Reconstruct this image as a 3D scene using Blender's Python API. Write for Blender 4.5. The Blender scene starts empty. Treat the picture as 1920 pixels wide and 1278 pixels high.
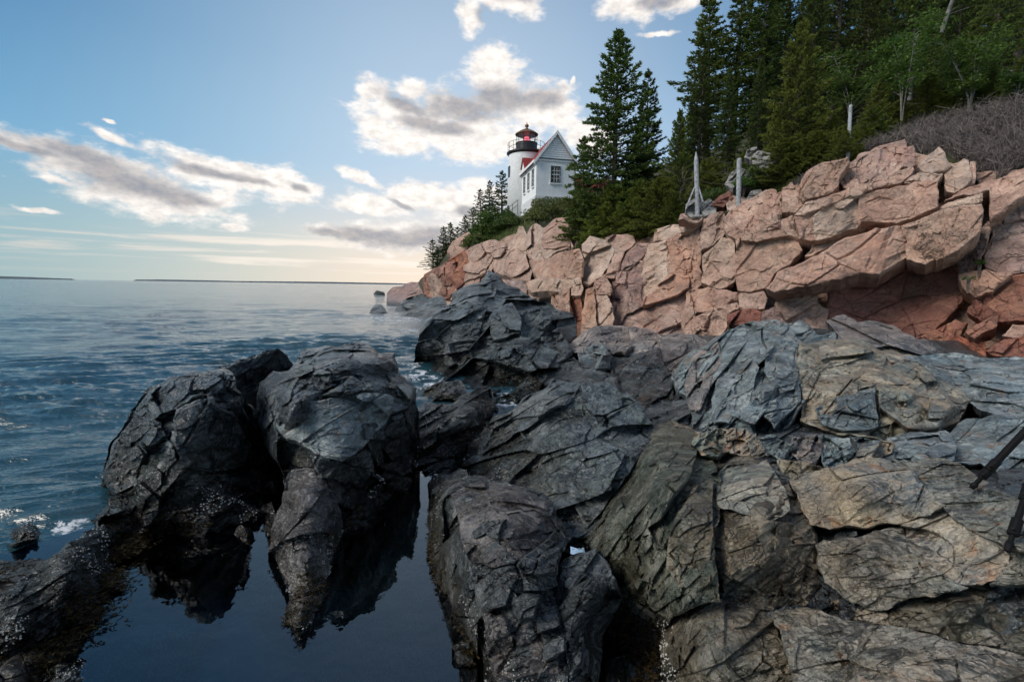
import bpy, math, random
import numpy as np
from mathutils import Vector, Matrix
rad = math.radians
C = bpy.context.scene.collection
sc = bpy.context.scene

# ------------------------------------------------------------------ camera
F, CX, CY = 900.0, 960.0, 639.0          # focal length in pixels of the 1920x1278 photograph
EYE = 2.3                                # height above the water
PITCH, ROLL = rad(-6.53), rad(0.85)
cam_d = bpy.data.cameras.new('camera'); cam = bpy.data.objects.new('camera', cam_d); C.objects.link(cam)
cam_d.sensor_fit = 'HORIZONTAL'; cam_d.sensor_width = 36.0; cam_d.lens = 36.0 * F / 1920.0
cam_d.clip_start = 0.05; cam_d.clip_end = 40000
ROT = Matrix.Rotation(rad(90) + PITCH, 3, 'X') @ Matrix.Rotation(ROLL, 3, 'Z')
cam.matrix_world = Matrix.Translation((0, 0, EYE)) @ ROT.to_4x4()
sc.camera = cam
RN = np.array(ROT)
def rays(px, py):
    px = np.asarray(px, float); py = np.asarray(py, float)
    d = np.stack([(px - CX) / F, -(py - CY) / F, -np.ones_like(px)], -1)
    return d @ RN.T
def at(px, py, Y):                       # world points at forward distance Y
    d = rays(px, py)
    return np.array([0, 0, EYE]) + d * (np.asarray(Y, float) / d[..., 1])[..., None]
def Zc(px, py, z):                       # control triple (px, py, Y) of a point at height z
    d = rays(px, py)
    return (px, py, float((z - EYE) / d[2] * d[1]))
def azel(px, py):
    d = rays(px, py); d = d / np.linalg.norm(d)
    return math.degrees(math.atan2(d[0], d[1])), math.degrees(math.asin(d[2]))

# ------------------------------------------------------------------ light and exposure
SKY_STRENGTH = 0.11
SUN_AZ, SUN_EL = -8.0, 6.0
EXPOSURE = 0.5
LAMP_AZ, LAMP_EL, LAMP_E, LAMP_ANG = -112.0, 38.0, 2.0, 30.0
sc.view_settings.view_transform = 'Standard'
try: sc.view_settings.look = 'None'
except Exception: pass
sc.view_settings.exposure = EXPOSURE; sc.view_settings.gamma = 1.0
sc.view_settings.use_curve_mapping = False
cliff_fill_d = bpy.data.lights.new('cliff_fill', 'SUN'); cliff_fill_d.energy = LAMP_E; cliff_fill_d.angle = rad(LAMP_ANG); cliff_fill_d.color = (1.0, .93, .84)  # soft fill lamp added from behind left to brighten the cliff and rocks
cliff_fill = bpy.data.objects.new('cliff_fill', cliff_fill_d); C.objects.link(cliff_fill)
_d = Vector((math.sin(rad(LAMP_AZ)) * math.cos(rad(LAMP_EL)), math.cos(rad(LAMP_AZ)) * math.cos(rad(LAMP_EL)), math.sin(rad(LAMP_EL))))
cliff_fill.rotation_euler = _d.to_track_quat('Z', 'Y').to_euler()

class NT:                                # small node helper
    def __init__(s, tree): s.t = tree; s.n = tree.nodes; s.l = tree.links
    def node(s, typ, **kw):
        n = s.n.new(typ)
        for k, v in kw.items(): setattr(n, k, v)
        return n
    def put(s, sock, v):
        if isinstance(v, bpy.types.NodeSocket): s.l.new(v, sock)
        elif v is not None: sock.default_value = v
    def math(s, op, a, b=None, c=None, clamp=False):
        n = s.node('ShaderNodeMath', operation=op, use_clamp=clamp)
        s.put(n.inputs[0], a); s.put(n.inputs[1], b); s.put(n.inputs[2], c)
        return n.outputs[0]
    def vmath(s, op, a, b=None):
        n = s.node('ShaderNodeVectorMath', operation=op); s.put(n.inputs[0], a)
        if b is not None: s.put(n.inputs[1], b)
        return n.outputs['Value'] if op in ('LENGTH', 'DOT_PRODUCT', 'DISTANCE') else n.outputs[0]
    def mapr(s, v, a, b, c=0.0, d=1.0, smooth=True):
        n = s.node('ShaderNodeMapRange', interpolation_type='SMOOTHSTEP' if smooth else 'LINEAR')
        s.put(n.inputs[0], v)
        for i, x in enumerate((a, b, c, d)): s.put(n.inputs[1 + i], x)
        return n.outputs[0]
    def mix(s, f, a, b, mode='MIX'):
        n = s.node('ShaderNodeMix', data_type='RGBA', blend_type=mode)
        s.put(n.inputs[0], f)
        for i, x in ((6, a), (7, b)):
            if isinstance(x, (tuple, list)) and len(x) == 3: x = (*x, 1)
            s.put(n.inputs[i], x)
        return n.outputs[2]
    def noise(s, v, scale, detail=4, rough=.55, dist=0.0, out=0, lac=2.0):
        n = s.node('ShaderNodeTexNoise'); s.put(n.inputs['Vector'], v)
        n.inputs['Scale'].default_value = scale; n.inputs['Detail'].default_value = detail
        n.inputs['Roughness'].default_value = rough; n.inputs['Distortion'].default_value = dist
        n.inputs['Lacunarity'].default_value = lac
        return n.outputs[out]
    def mapping(s, v, loc=(0, 0, 0), rot=(0, 0, 0), scale=(1, 1, 1), typ='POINT'):
        n = s.node('ShaderNodeMapping', vector_type=typ); s.put(n.inputs[0], v)
        n.inputs[1].default_value = loc; n.inputs[2].default_value = rot; n.inputs[3].default_value = scale
        return n.outputs[0]

world = bpy.data.worlds.new('World'); sc.world = world; world.use_nodes = True
def build_sky():
    t = NT(world.node_tree); t.n.clear()
    out = t.node('ShaderNodeOutputWorld'); bg = t.node('ShaderNodeBackground')
    t.l.new(bg.outputs[0], out.inputs[0])
    K = SKY_STRENGTH; bg.inputs[1].default_value = K
    sky = t.node('ShaderNodeTexSky', sky_type='NISHITA', sun_disc=False)
    sky.sun_elevation = rad(LAMP_EL); sky.sun_rotation = rad(LAMP_AZ)
    sky.air_density = 1.0; sky.dust_density = 0.9; sky.ozone_density = 1.4; sky.altitude = 0
    tc = t.node('ShaderNodeTexCoord').outputs['Generated']
    sep = t.node('ShaderNodeSeparateXYZ'); t.l.new(tc, sep.inputs[0])
    x, y, z = sep.outputs
    az = t.math('MULTIPLY', t.math('ARCTAN2', x, y), 180 / math.pi)
    el = t.math('MULTIPLY', t.math('ARCSINE', z), 180 / math.pi)
    cmb = t.node('ShaderNodeCombineXYZ'); t.l.new(az, cmb.inputs[0]); t.l.new(el, cmb.inputs[1])
    uv = cmb.outputs[0]
    # base sky: Nishita, compressed and tinted as the photograph exposes it
    base = t.mix(1.0, sky.outputs[0], (SKY_TINT[0], SKY_TINT[1], SKY_TINT[2]), 'MULTIPLY')
    g = t.mapr(el, 0, 34)                 # height above the horizon
    ramp = t.node('ShaderNodeValToRGB'); t.l.new(t.mapr(el, -1, 60, smooth=False), ramp.inputs[0])
    cr = ramp.color_ramp; cr.elements[0].position = 0; cr.elements[1].position = 1
    stops = [(0.0, (.54, .57, .55)), (.09, (.44, .57, .60)), (.22, (.245, .465, .67)), (.38, (.095, .27, .49)), (.58, (.045, .165, .35)), (1, (.04, .13, .29))]
    cr.elements[0].color = (*stops[0][1], 1); cr.elements[1].color = (*stops[-1][1], 1)
    for p, c in stops[1:-1]:
        e = cr.elements.new(p); e.color = (*c, 1)
    # glow round the sun
    sd = (math.sin(rad(SUN_AZ)) * math.cos(rad(SUN_EL)), math.cos(rad(SUN_AZ)) * math.cos(rad(SUN_EL)), math.sin(rad(SUN_EL)))
    dt = t.vmath('DOT_PRODUCT', tc, sd)
    glow = t.math('POWER', t.mapr(dt, .55, .995, smooth=False), 2.5)
    gcol = t.mix(t.mapr(el, 0, 14), (1.15, .89, .68), (.64, .74, .84))
    grad = t.mix(t.math('MULTIPLY', glow, .9), ramp.outputs[0], gcol)
    left = t.mapr(az, 0, -55)
    grad = t.mix(t.math('MULTIPLY', left, .8), grad, t.mix(1.0, grad, (.54, .78, .86), 'MULTIPLY'))
    gs = t.mix(1.0, grad, (.68 / K, .71 / K, .74 / K), 'MULTIPLY')
    base = t.mix(.985, base, gs)
    # ---- clouds: lobes in azimuth/elevation, edges broken by noise
    def lobes(lst, soft):
        acc = None
        for px, py, rx, ry, rot in lst:
            a, e = azel(px, py)
            a1, e1 = azel(px + rx, py); a0, e0 = azel(px - rx, py)
            b1, f1 = azel(px, py - ry); b0, f0 = azel(px, py + ry)
            RX = (a1 - a0) / 2; RY = (f1 - f0) / 2
            m = t.mapping(uv, (a, e, 0), (0, 0, rad(-rot)), (RX, RY, 1), 'TEXTURE')
            d = t.math('SUBTRACT', 1.0, t.vmath('LENGTH', m))
            if acc is None: acc = d
            else:
                n = t.node('ShaderNodeMath', operation='SMOOTH_MAX'); t.l.new(acc, n.inputs[0]); t.l.new(d, n.inputs[1]); n.inputs[2].default_value = soft
                acc = n.outputs[0]
        return acc
    W = [(735, 200, 75, 50, 20), (700, 235, 50, 45, 0), (790, 222, 105, 55, 5), (850, 205, 75, 50, 0), (930, 165, 75, 70, 0), (925, 118, 42, 38, 0),
         (1005, 200, 80, 52, 0), (1048, 205, 48, 52, 0), (870, 245, 180, 60, 4), (920, 270, 120, 48, 0), (760, 258, 90, 40, 0), (690, 172, 30, 22, 0), (770, 165, 40, 25, 0),
         (30, 270, 100, 13, 14), (130, 296, 150, 30, 15), (240, 340, 190, 54, 9), (430, 328, 190, 40, 9), (290, 376, 190, 44, 6), (540, 350, 70, 38, 6),
         (390, 372, 74, 26, 5), (215, 262, 66, 12, 16), (120, 348, 40, 9, 8),
         (690, 338, 62, 16, 24), (700, 385, 80, 26, 8), (800, 375, 100, 32, 5), (860, 385, 80, 46, 0), (900, 360, 60, 30, 0),
         (640, 434, 95, 16, 6), (745, 447, 140, 32, 4), (800, 445, 80, 36, 0),
         (880, 28, 34, 40, 30), (985, 8, 45, 34, 0), (930, -5, 60, 30, 0), (1190, 8, 75, 34, 0), (1290, 0, 90, 26, 0), (1235, 60, 40, 7, 5),
         (1095, 245, 44, 36, 0), (1120, 265, 50, 36, 0), 
         (70, 396, 42, 7, 8), (440, 425, 30, 9, 8), (322, 281, 16, 5, 10), (205, 228, 16, 4, 5), (1074, 150, 6, 9, 0)]
    G = [(760, 190, 80, 24, 20), (860, 200, 110, 36, 0), (800, 232, 80, 24, 8), (940, 180, 100, 34, 0), (1010, 185, 75, 24, -5), (840, 240, 70, 18, 0),
         (60, 284, 130, 14, 15), (170, 305, 150, 28, 14), (250, 345, 170, 36, 8), (320, 365, 110, 20, 8), (400, 320, 120, 13, 9), (560, 352, 30, 10, 8), (470, 340, 60, 9, 9),
         (755, 387, 34, 7, 22), (640, 438, 90, 12, 6), (745, 450, 140, 26, 4), (800, 447, 90, 32, 0), (690, 438, 80, 12, 10),
         (905, 30, 26, 26, 30), (960, -10, 70, 20, 0), (870, 400, 30, 18, 0), (1230, 0, 60, 14, 0)]
    w = t.noise(uv, .16, 5, .55, out=1)
    wv = t.mix(1.0, w, (.5, .5, .5), 'SUBTRACT')
    warp = t.node('ShaderNodeVectorMath', operation='MULTIPLY_ADD'); t.l.new(wv, warp.inputs[0]); warp.inputs[1].default_value = (3.2, 2.0, 0); t.l.new(uv, warp.inputs[2])
    uvw = warp.outputs[0]
    old = uv; uv = uvw
    mW = lobes(W, .18); mG = lobes(G, .22); uv = old
    n1 = t.noise(t.mapping(uv, (3, 7, 0), (0, 0, rad(8)), (.30, .62, 1)), 1.0, 10, .62)
    n2 = t.noise(t.mapping(uv, (9, 1, 4), (0, 0, rad(8)), (.16, .34, 1)), 1.0, 6, .6)
    dens = t.math('ADD', mW, t.math('MULTIPLY', t.math('SUBTRACT', n1, .5), 2.1))
    alpha = t.mapr(dens, -.12, .56)
    # generic broken cloud for the rest of the sky, same kind
    n3 = t.noise(t.mapping(tc, (1, 5, 2), (0, 0, 0), (2.2, 2.2, 6.0)), 1.0, 8, .6)
    outside = t.math('MAXIMUM', t.mapr(t.math('ABSOLUTE', az), 56, 66), t.mapr(el, 48, 56))
    gen = t.math('MULTIPLY', t.mapr(n3, .48, .62), outside)
    alpha = t.math('MAXIMUM', alpha, t.math('MULTIPLY', gen, t.mapr(el, 2, 8)))
    grey = t.mapr(t.math('ADD', mG, t.math('MULTIPLY', t.math('SUBTRACT', n2, .5), 1.3)), -.15, .75)
    grey = t.math('MAXIMUM', grey, t.math('MULTIPLY', t.mapr(n3, .62, .80), outside))
    fine = t.noise(t.mapping(uv, (2, 2, 9), (0, 0, 0), (.6, 1.0, 1)), 1.0, 9, .62)
    wht = t.mix(t.mapr(fine, .3, .7), (.62, .585, .555), (.88, .82, .765))
    nearsun = t.mapr(dt, .80, .95)
    wht = t.mix(nearsun, t.mix(1.0, wht, (.90, .90, .90), 'MULTIPLY'), wht)
    gcl = t.mix(t.mapr(fine, .25, .75), (.20, .22, .265), (.37, .34, .33))
    gcl = t.mix(t.math('MULTIPLY', t.mapr(dt, .86, .99), .08), gcl, (.52, .45, .41))
    ccol = t.mix(t.math('MULTIPLY', grey, .93), wht, gcl)
    # thin streaks near the horizon
    st = t.noise(t.mapping(uv, (0, 3, 3), (0, 0, rad(2)), (.055, 1.05, 1)), 1.0, 9, .6, .3)
    stm = t.math('MULTIPLY', t.mapr(el, .3, 2.0), t.mapr(el, 6.5, 4.0))
    sa = t.math('MULTIPLY', t.mapr(st, .47, .64), stm)
    scol = t.mix(t.mapr(dt, .8, .99), (.50, .485, .455), (.76, .68, .60))
    allc = t.mix(t.math('MULTIPLY', sa, .8), base, t.mix(1.0, scol, (1 / K,) * 3, 'MULTIPLY'))
    allc = t.mix(t.math('MULTIPLY', alpha, .97), allc, t.mix(1.0, ccol, (1 / K,) * 3, 'MULTIPLY'))
    t.l.new(allc, bg.inputs[0])
SKY_TINT = (1.0, 1.0, 1.0)
build_sky()
try: world.cycles.sampling_method = 'MANUAL'; world.cycles.sample_map_resolution = 1024
except Exception: pass
sc.cycles.max_bounces = 4; sc.cycles.diffuse_bounces = 2; sc.cycles.glossy_bounces = 2
sc.cycles.use_adaptive_sampling = True; sc.cycles.adaptive_threshold = .03
sc.cycles.transparent_max_bounces = 12
sc.cycles.caustics_reflective = False; sc.cycles.caustics_refractive = False
sc.cycles.use_denoising = True

# ------------------------------------------------------------------ numpy noise
def h3(i, j, k, s=0):
    i = i.astype(np.uint32); j = j.astype(np.uint32); k = k.astype(np.uint32)
    h = i * np.uint32(374761393) + j * np.uint32(668265263) + k * np.uint32(2147483647 ^ 0x5bd1e995) + np.uint32((s * 974711 + 12345) & 0xffffffff)
    h = (h ^ (h >> np.uint32(13))) * np.uint32(1274126177); h ^= h >> np.uint32(16)
    h = h * np.uint32(2246822519); h ^= h >> np.uint32(13)
    return h
def h01(h, s=0):
    h = (h + np.uint32((s * 2654435769) & 0xffffffff)); h = (h ^ (h >> np.uint32(15))) * np.uint32(2246822519); h ^= h >> np.uint32(13)
    return (h & np.uint32(0xffffff)).astype(np.float64) / 16777216.0
def vnoise(p, s=0):
    i = np.floor(p).astype(np.int64); f = p - i; f = f * f * (3 - 2 * f); r = 0
    for a in (0, 1):
        for b in (0, 1):
            for c in (0, 1):
                w = (f[:, 0] if a else 1 - f[:, 0]) * (f[:, 1] if b else 1 - f[:, 1]) * (f[:, 2] if c else 1 - f[:, 2])
                r = r + w * h01(h3(i[:, 0] + a, i[:, 1] + b, i[:, 2] + c, s))
    return r * 2 - 1
def fbm(p, o=4, s=0, g=.5):
    r = 0; a = 1.0; q = p.copy()
    for k in range(o):
        r = r + a * vnoise(q, s + k); a *= g; q = q * 2.03 + 7.1
    return r
def voro(q, s=0):
    """nearest jittered cell: returns offset from its seed, F1, F2, hash of the cell"""
    i0 = np.floor(q).astype(np.int64); n = len(q)
    f1 = np.full(n, 9e9); f2 = np.full(n, 9e9); best = np.zeros((n, 3)); hh = np.zeros(n, np.uint32)
    for a in (-1, 0, 1):
        for b in (-1, 0, 1):
            for c in (-1, 0, 1):
                i = i0[:, 0] + a; j = i0[:, 1] + b; k = i0[:, 2] + c
                h = h3(i, j, k, s)
                d = np.stack([i + h01(h, 1), j + h01(h, 2), k + h01(h, 3)], 1) - q
                dd = (d * d).sum(1); m = dd < f1
                f2 = np.where(m, f1, np.minimum(f2, dd)); f1 = np.where(m, dd, f1)
                best[m] = -d[m]; hh[m] = h[m]
    return best, np.sqrt(f1), np.sqrt(f2), hh
def frame(n, twist=0.0):
    n = Vector(n).normalized(); a = Vector((0, 0, 1)) if abs(n.z) < .9 else Vector((1, 0, 0))
    u = n.cross(a).normalized(); v = n.cross(u)
    c, s = math.cos(twist), math.sin(twist)
    return np.array([list(u * c + v * s), list(v * c - u * s), list(n)])
def facet(P, L, amp, seed, n=(0, 0, 1), an=(1, 1, 1), tilt=1.0, off=.5, groove=0.0, gw=.08, warp=.25, soft=.16):
    """piecewise planar relief: every cell of a jittered lattice is one tilted face, joints sunk between"""
    L = np.asarray(L, float).reshape(-1, 1)
    q = (P @ frame(n).T) / (L * np.asarray(an, float))
    if warp: q = q + warp * np.stack([vnoise(q * 1.3 + 5, seed + 41), vnoise(q * 1.3 + 15, seed + 42), vnoise(q * 1.3 + 25, seed + 43)], 1)
    b, f1, f2, h = voro(q, seed)
    t = np.stack([h01(h, 11), h01(h, 12), h01(h, 13)], 1) * 2 - 1
    d = tilt * (t * b).sum(1) + off * (h01(h, 14) * 2 - 1)
    g = np.clip((f2 - f1) / soft, 0, 1); d = d * (g * g * (3 - 2 * g))
    if groove: d = d - groove * np.exp(-(f2 - f1) / gw)
    return d * amp * L[:, 0]

def crease(P, L, seed, n=(0, 0, 1), an=(1, 1, 1), warp=.35):
    """continuous relief of flat faces meeting in sharp edges (random lattice heights, tetrahedral interpolation)"""
    q = (P @ frame(n, .6 + seed * .37).T) / (L * np.asarray(an, float))
    q = q + warp * np.stack([vnoise(q * .8 + 5, seed + 61), vnoise(q * .8 + 15, seed + 62), vnoise(q * .8 + 25, seed + 63)], 1)
    i = np.floor(q).astype(np.int64); f = q - i; o = np.argsort(-f, 1); fs = np.take_along_axis(f, o, 1)
    eye = np.eye(3, dtype=np.int64); c = i.copy(); val = lambda c: h01(h3(c[:, 0], c[:, 1], c[:, 2], seed)) * 2 - 1
    v0 = val(c); r = v0.copy(); prev = v0
    for k in range(3):
        c = c + eye[o[:, k]]; v = val(c); r = r + fs[:, k] * (v - prev); prev = v
    return r * L
# ------------------------------------------------------------------ objects
def mesh(name, V, Fc, mat=None, smooth=False, attrs=None):
    me = bpy.data.meshes.new(name)
    V = np.asarray(V, np.float32); 
    if isinstance(Fc, np.ndarray):
        k = Fc.shape[1]; n = len(Fc)
        me.vertices.add(len(V)); me.vertices.foreach_set('co', V.ravel())
        me.loops.add(n * k); me.loops.foreach_set('vertex_index', Fc.astype(np.int32).ravel())
        me.polygons.add(n); me.polygons.foreach_set('loop_start', np.arange(0, n * k, k, dtype=np.int32))
        try: me.polygons.foreach_set('loop_total', np.full(n, k, np.int32))
        except Exception: pass
        me.update(calc_edges=True)
    else:
        me.from_pydata([tuple(map(float, v)) for v in V], [], [tuple(f) for f in Fc]); me.update()
    me.polygons.foreach_set('use_smooth', [smooth] * len(me.polygons))
    for k, a in (attrs or {}).items():
        at_ = me.attributes.new(k, 'FLOAT', 'POINT'); at_.data.foreach_set('value', np.asarray(a, np.float32))
    if mat: me.materials.append(mat)
    return me
def obj(name, me, parent=None, label=None, cat=None, group=None, kind=None, loc=None, rotz=None):
    o = bpy.data.objects.new(name, me); C.objects.link(o)
    if parent is not None: o.parent = parent
    tag(o, label, cat, group, kind)
    if loc is not None: o.location = loc
    if rotz is not None: o.rotation_euler = (0, 0, rotz)
    return o
def tag(o, label=None, cat=None, group=None, kind=None):
    if label: o['label'] = label
    if cat: o['category'] = cat
    if group: o['group'] = group
    if kind: o['kind'] = kind
class MB:                                # collects simple shapes into one mesh
    def __init__(s): s.v = []; s.f = []
    def add(s, V, Fc):
        b = len(s.v); s.v += [tuple(map(float, v)) for v in V]; s.f += [tuple(b + i for i in f) for f in Fc]
    def box(s, x0, x1, y0, y1, z0, z1):
        V = [(x, y, z) for z in (z0, z1) for y in (y0, y1) for x in (x0, x1)]
        s.add(V, [(0, 2, 3, 1), (4, 5, 7, 6), (0, 1, 5, 4), (2, 6, 7, 3), (0, 4, 6, 2), (1, 3, 7, 5)])
    def lathe(s, prof, n=32, cx=0, cy=0, cap=True):
        V = [(cx + r * math.cos(2 * math.pi * k / n), cy + r * math.sin(2 * math.pi * k / n), z) for r, z in prof for k in range(n)]
        Fc = [(i * n + k, i * n + (k + 1) % n, (i + 1) * n + (k + 1) % n, (i + 1) * n + k) for i in range(len(prof) - 1) for k in range(n)]
        if cap: Fc += [tuple(range(n - 1, -1, -1)), tuple((len(prof) - 1) * n + k for k in range(n))]
        s.add(V, Fc)
    def tube(s, pts, rs, n=6, cap=True):
        pts = [Vector(p) for p in pts]
        if not hasattr(rs, '__len__'): rs = [rs] * len(pts)
        V = []; up = None
        for i, p in enumerate(pts):
            d = (pts[min(i + 1, len(pts) - 1)] - pts[max(i - 1, 0)]).normalized()
            if up is None: up = Vector((0, 0, 1)) if abs(d.z) < .8 else Vector((1, 0, 0))
            u = d.cross(up).normalized(); v = u.cross(d)
            V += [p + (u * math.cos(2 * math.pi * k / n) + v * math.sin(2 * math.pi * k / n)) * rs[i] for k in range(n)]
        Fc = [(i * n + k, i * n + (k + 1) % n, (i + 1) * n + (k + 1) % n, (i + 1) * n + k) for i in range(len(pts) - 1) for k in range(n)]
        if cap: Fc += [tuple(range(n - 1, -1, -1)), tuple((len(pts) - 1) * n + k for k in range(n))]
        s.add(V, Fc)
    def build(s, name, mat, parent=None, smooth=False, **kw):
        return obj(name, mesh(name, s.v, s.f, mat, smooth), parent, **kw)
# ------------------------------------------------------------------ materials
def new_mat(name):
    m = bpy.data.materials.new(name); m.use_nodes = True; t = NT(m.node_tree); t.n.clear()
    out = t.node('ShaderNodeOutputMaterial'); b = t.node('ShaderNodeBsdfPrincipled'); t.l.new(b.outputs[0], out.inputs[0])
    return m, t, b, out
def rock_mat(name, c1, c2, c3, vein=(.5, .48, .45), scale=1.0, strata=(0, 0, 0), stretch=(1, 1, 5), rough=.72, wet=0.0, crack=1.0, bump=1.0, var=.25, grain=.35, lichen=None, streak=.6, tone=1.0, veins=.25, fct=.55):
    m, t, b, out = new_mat(name)
    P = t.node('ShaderNodeNewGeometry').outputs['Position']
    wv = t.noise(P, 1.1 * scale, 4, .6, out=1)
    wrp = t.node('ShaderNodeVectorMath', operation='MULTIPLY_ADD'); t.l.new(wv, wrp.inputs[0]); wrp.inputs[1].default_value = (.5 / scale,) * 3; t.l.new(P, wrp.inputs[2])
    Pw = wrp.outputs[0]
    S = t.mapping(Pw, (0, 0, 0), tuple(rad(a) for a in strata), stretch)
    big = t.noise(P, .55 * scale, 5, .6)
    med = t.noise(Pw, 2.2 * scale, 6, .62)
    str_ = t.noise(S, 1.6 * scale, 7, .6)
    fine = t.noise(P, 26 * scale, 5, .7)
    spk = t.noise(P, 90 * scale, 2, .6)
    col = t.mix(t.mapr(big, .36, .64), c1, c2)
    col = t.mix(t.math('MULTIPLY', t.mapr(med, .42, .66), .75), col, c3)
    col = t.mix(t.math('MULTIPLY', t.mapr(str_, .46, .60), streak), col, t.mix(1.0, col, (.56, .58, .60), 'MULTIPLY'))
    col = t.mix(t.math('MULTIPLY', t.mapr(str_, .40, .28), streak * .6), col, t.mix(1.0, col, (1.4, 1.36, 1.3), 'MULTIPLY'))
    # pale mineral veins
    vn = t.math('ABSOLUTE', t.math('SUBTRACT', t.noise(Pw, 1.5 * scale, 3, .5, .6), .5))
    vm = t.math('MULTIPLY', t.mapr(vn, .016, .003), t.math('MULTIPLY', t.mapr(big, .5, .62), veins))
    col = t.mix(vm, col, vein)
    if lichen:
        ln = t.noise(P, 3.4 * scale, 7, .68)
        col = t.mix(t.math('MULTIPLY', t.mapr(ln, .56, .66), lichen[1]), col, lichen[0])
    g1 = t.mapr(fine, .25, .75, 1 - grain, 1 + grain, smooth=False)
    g2 = t.mapr(spk, .25, .75, 1 - grain * .6, 1 + grain * .6, smooth=False)
    gg = t.math('MULTIPLY', g1, g2)
    cc = t.node('ShaderNodeCombineColor'); [t.l.new(gg, cc.inputs[i]) for i in range(3)]
    col = t.mix(1.0, col, cc.outputs[0], 'MULTIPLY')
    rnd = t.node('ShaderNodeObjectInfo').outputs['Random']
    hsv = t.node('ShaderNodeHueSaturation'); t.l.new(col, hsv.inputs['Color'])
    t.l.new(t.mapr(rnd, 0, 1, tone * (1 - var), tone * (1 + var), smooth=False), hsv.inputs['Value'])
    r2 = t.math('FRACT', t.math('MULTIPLY', rnd, 7.31))
    t.l.new(t.mapr(r2, 0, 1, .92, 1.1, smooth=False), hsv.inputs['Saturation'])
    t.l.new(t.mapr(t.math('FRACT', t.math('MULTIPLY', rnd, 13.7)), 0, 1, .496, .503, smooth=False), hsv.inputs['Hue'])
    col = hsv.outputs[0]
    # joints: thin cracks at three sizes
    def edge(sc_, wid, vec):
        v = t.node('ShaderNodeTexVoronoi', feature='DISTANCE_TO_EDGE'); t.l.new(vec, v.inputs['Vector']); v.inputs['Scale'].default_value = sc_
        return t.mapr(v.outputs['Distance'], 0.0, wid)
    S2 = t.mapping(Pw, (3, 1, 2), tuple(rad(a) for a in strata), (1, 1, (stretch[2] - 1) * .35 + 1))
    e1 = edge(1.5 * scale, .022, S2); e2 = edge(5.2 * scale, .035, S2); e3 = edge(14 * scale, .06, S)
    gate = t.mapr(t.noise(P, 1.3 * scale, 3, .6), .44, .58)
    gate1 = t.mapr(t.noise(P, .8 * scale, 3, .6), .40, .52)
    crk = t.math('MULTIPLY', t.math('MAXIMUM', e1, gate1), t.math('MAXIMUM', e2, gate))
    col = t.mix(t.math('MULTIPLY', t.math('SUBTRACT', 1.0, crk),   .42 * crack), col, (.03, .011, .010))
    sepz = t.node('ShaderNodeSeparateXYZ'); t.l.new(P, sepz.inputs[0]); z = sepz.outputs[2]
    zz = t.math('ADD', z, t.math('MULTIPLY', t.math('SUBTRACT', med, .5), .55))
    # black weed and wet stone by the waterline
    wetm = t.mapr(zz, .42 + wet, .06 + wet * .6)
    band = t.mapr(zz, .70 + wet, .30 + wet)
    col = t.mix(t.math('MULTIPLY', band, .5), col, (.05, .042, .022))
    col = t.mix(t.math('MULTIPLY', wetm, .93), col, (.006, .0065, .006))
    t.l.new(col, b.inputs['Base Color'])
    rr = t.mapr(fine, .3, .7, rough - .16, rough + .12)
    damp = t.mapr(zz, 1.3 + wet, .4)
    rr = t.math('MULTIPLY', rr, t.mapr(damp, 0, 1, 1.0, .58))
    t.l.new(rr, b.inputs['Roughness'])
    b.inputs['Specular IOR Level'].default_value = .5
    def facets(sc_, vec, amt):
        v = t.node('ShaderNodeTexVoronoi', feature='F1'); t.l.new(vec, v.inputs['Vector']); v.inputs['Scale'].default_value = sc_
        sv = t.node('ShaderNodeVectorMath', operation='SCALE'); t.l.new(vec, sv.inputs[0]); sv.inputs['Scale'].default_value = sc_
        pv = t.node('ShaderNodeVectorMath', operation='SCALE'); t.l.new(v.outputs['Position'], pv.inputs[0]); pv.inputs['Scale'].default_value = sc_
        df = t.vmath('SUBTRACT', sv.outputs[0], pv.outputs[0])
        rc = t.vmath('SUBTRACT', v.outputs['Color'], (.5, .5, .5))
        k = t.vmath('DOT_PRODUCT', df, rc)
        sp_ = t.node('ShaderNodeSeparateXYZ'); t.l.new(rc, sp_.inputs[0])
        return t.math('MULTIPLY', t.math('ADD', t.math('MULTIPLY', k, 1.6), t.math('MULTIPLY', sp_.outputs[0], .7)), amt / sc_), v.outputs['Color']
    w2 = t.node('ShaderNodeVectorMath', operation='MULTIPLY_ADD'); t.l.new(t.noise(P, 5 * scale, 3, .6, out=1), w2.inputs[0]); w2.inputs[1].default_value = (.10 / scale,) * 3; t.l.new(Pw, w2.inputs[2])
    an_ = (stretch[2] - 1) * .32 + 1
    FV = t.mapping(w2.outputs[0], (1, 2, 3), tuple(rad(a) for a in strata), (1, 1.25, an_))
    fa, fc1 = facets(2.3 * scale, FV, fct); fb_, fc2 = facets(6.5 * scale, FV, fct); fd_, fc3 = facets(17 * scale, FV, fct * .9)
    cm = t.mapr(t.noise(P, 1.1 * scale, 2, .5), .40, .62, .2, 1.15)
    fh = t.math('ADD', fa, t.math('MULTIPLY', t.math('ADD', fb_, fd_), cm))
    hgt = t.math('ADD', t.math('MULTIPLY', str_, .55), t.math('MULTIPLY', med, .45))
    hgt = t.math('ADD', hgt, t.math('MULTIPLY', fine, .16))
    hgt = t.math('ADD', hgt, t.math('MULTIPLY', spk, .035))
    hgt = t.math('ADD', hgt, t.math('MULTIPLY', crk, .22 * crack))
    hgt = t.math('ADD', hgt, t.math('MULTIPLY', t.math('MAXIMUM', e3, gate), .10 * crack))
    bp = t.node('ShaderNodeBump'); bp.inputs['Strength'].default_value = .9; bp.inputs['Distance'].default_value = .05 * bump / scale
    t.l.new(hgt, bp.inputs['Height'])
    b2 = t.node('ShaderNodeBump'); b2.inputs['Strength'].default_value = 1.0; b2.inputs['Distance'].default_value = 1.0
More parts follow.
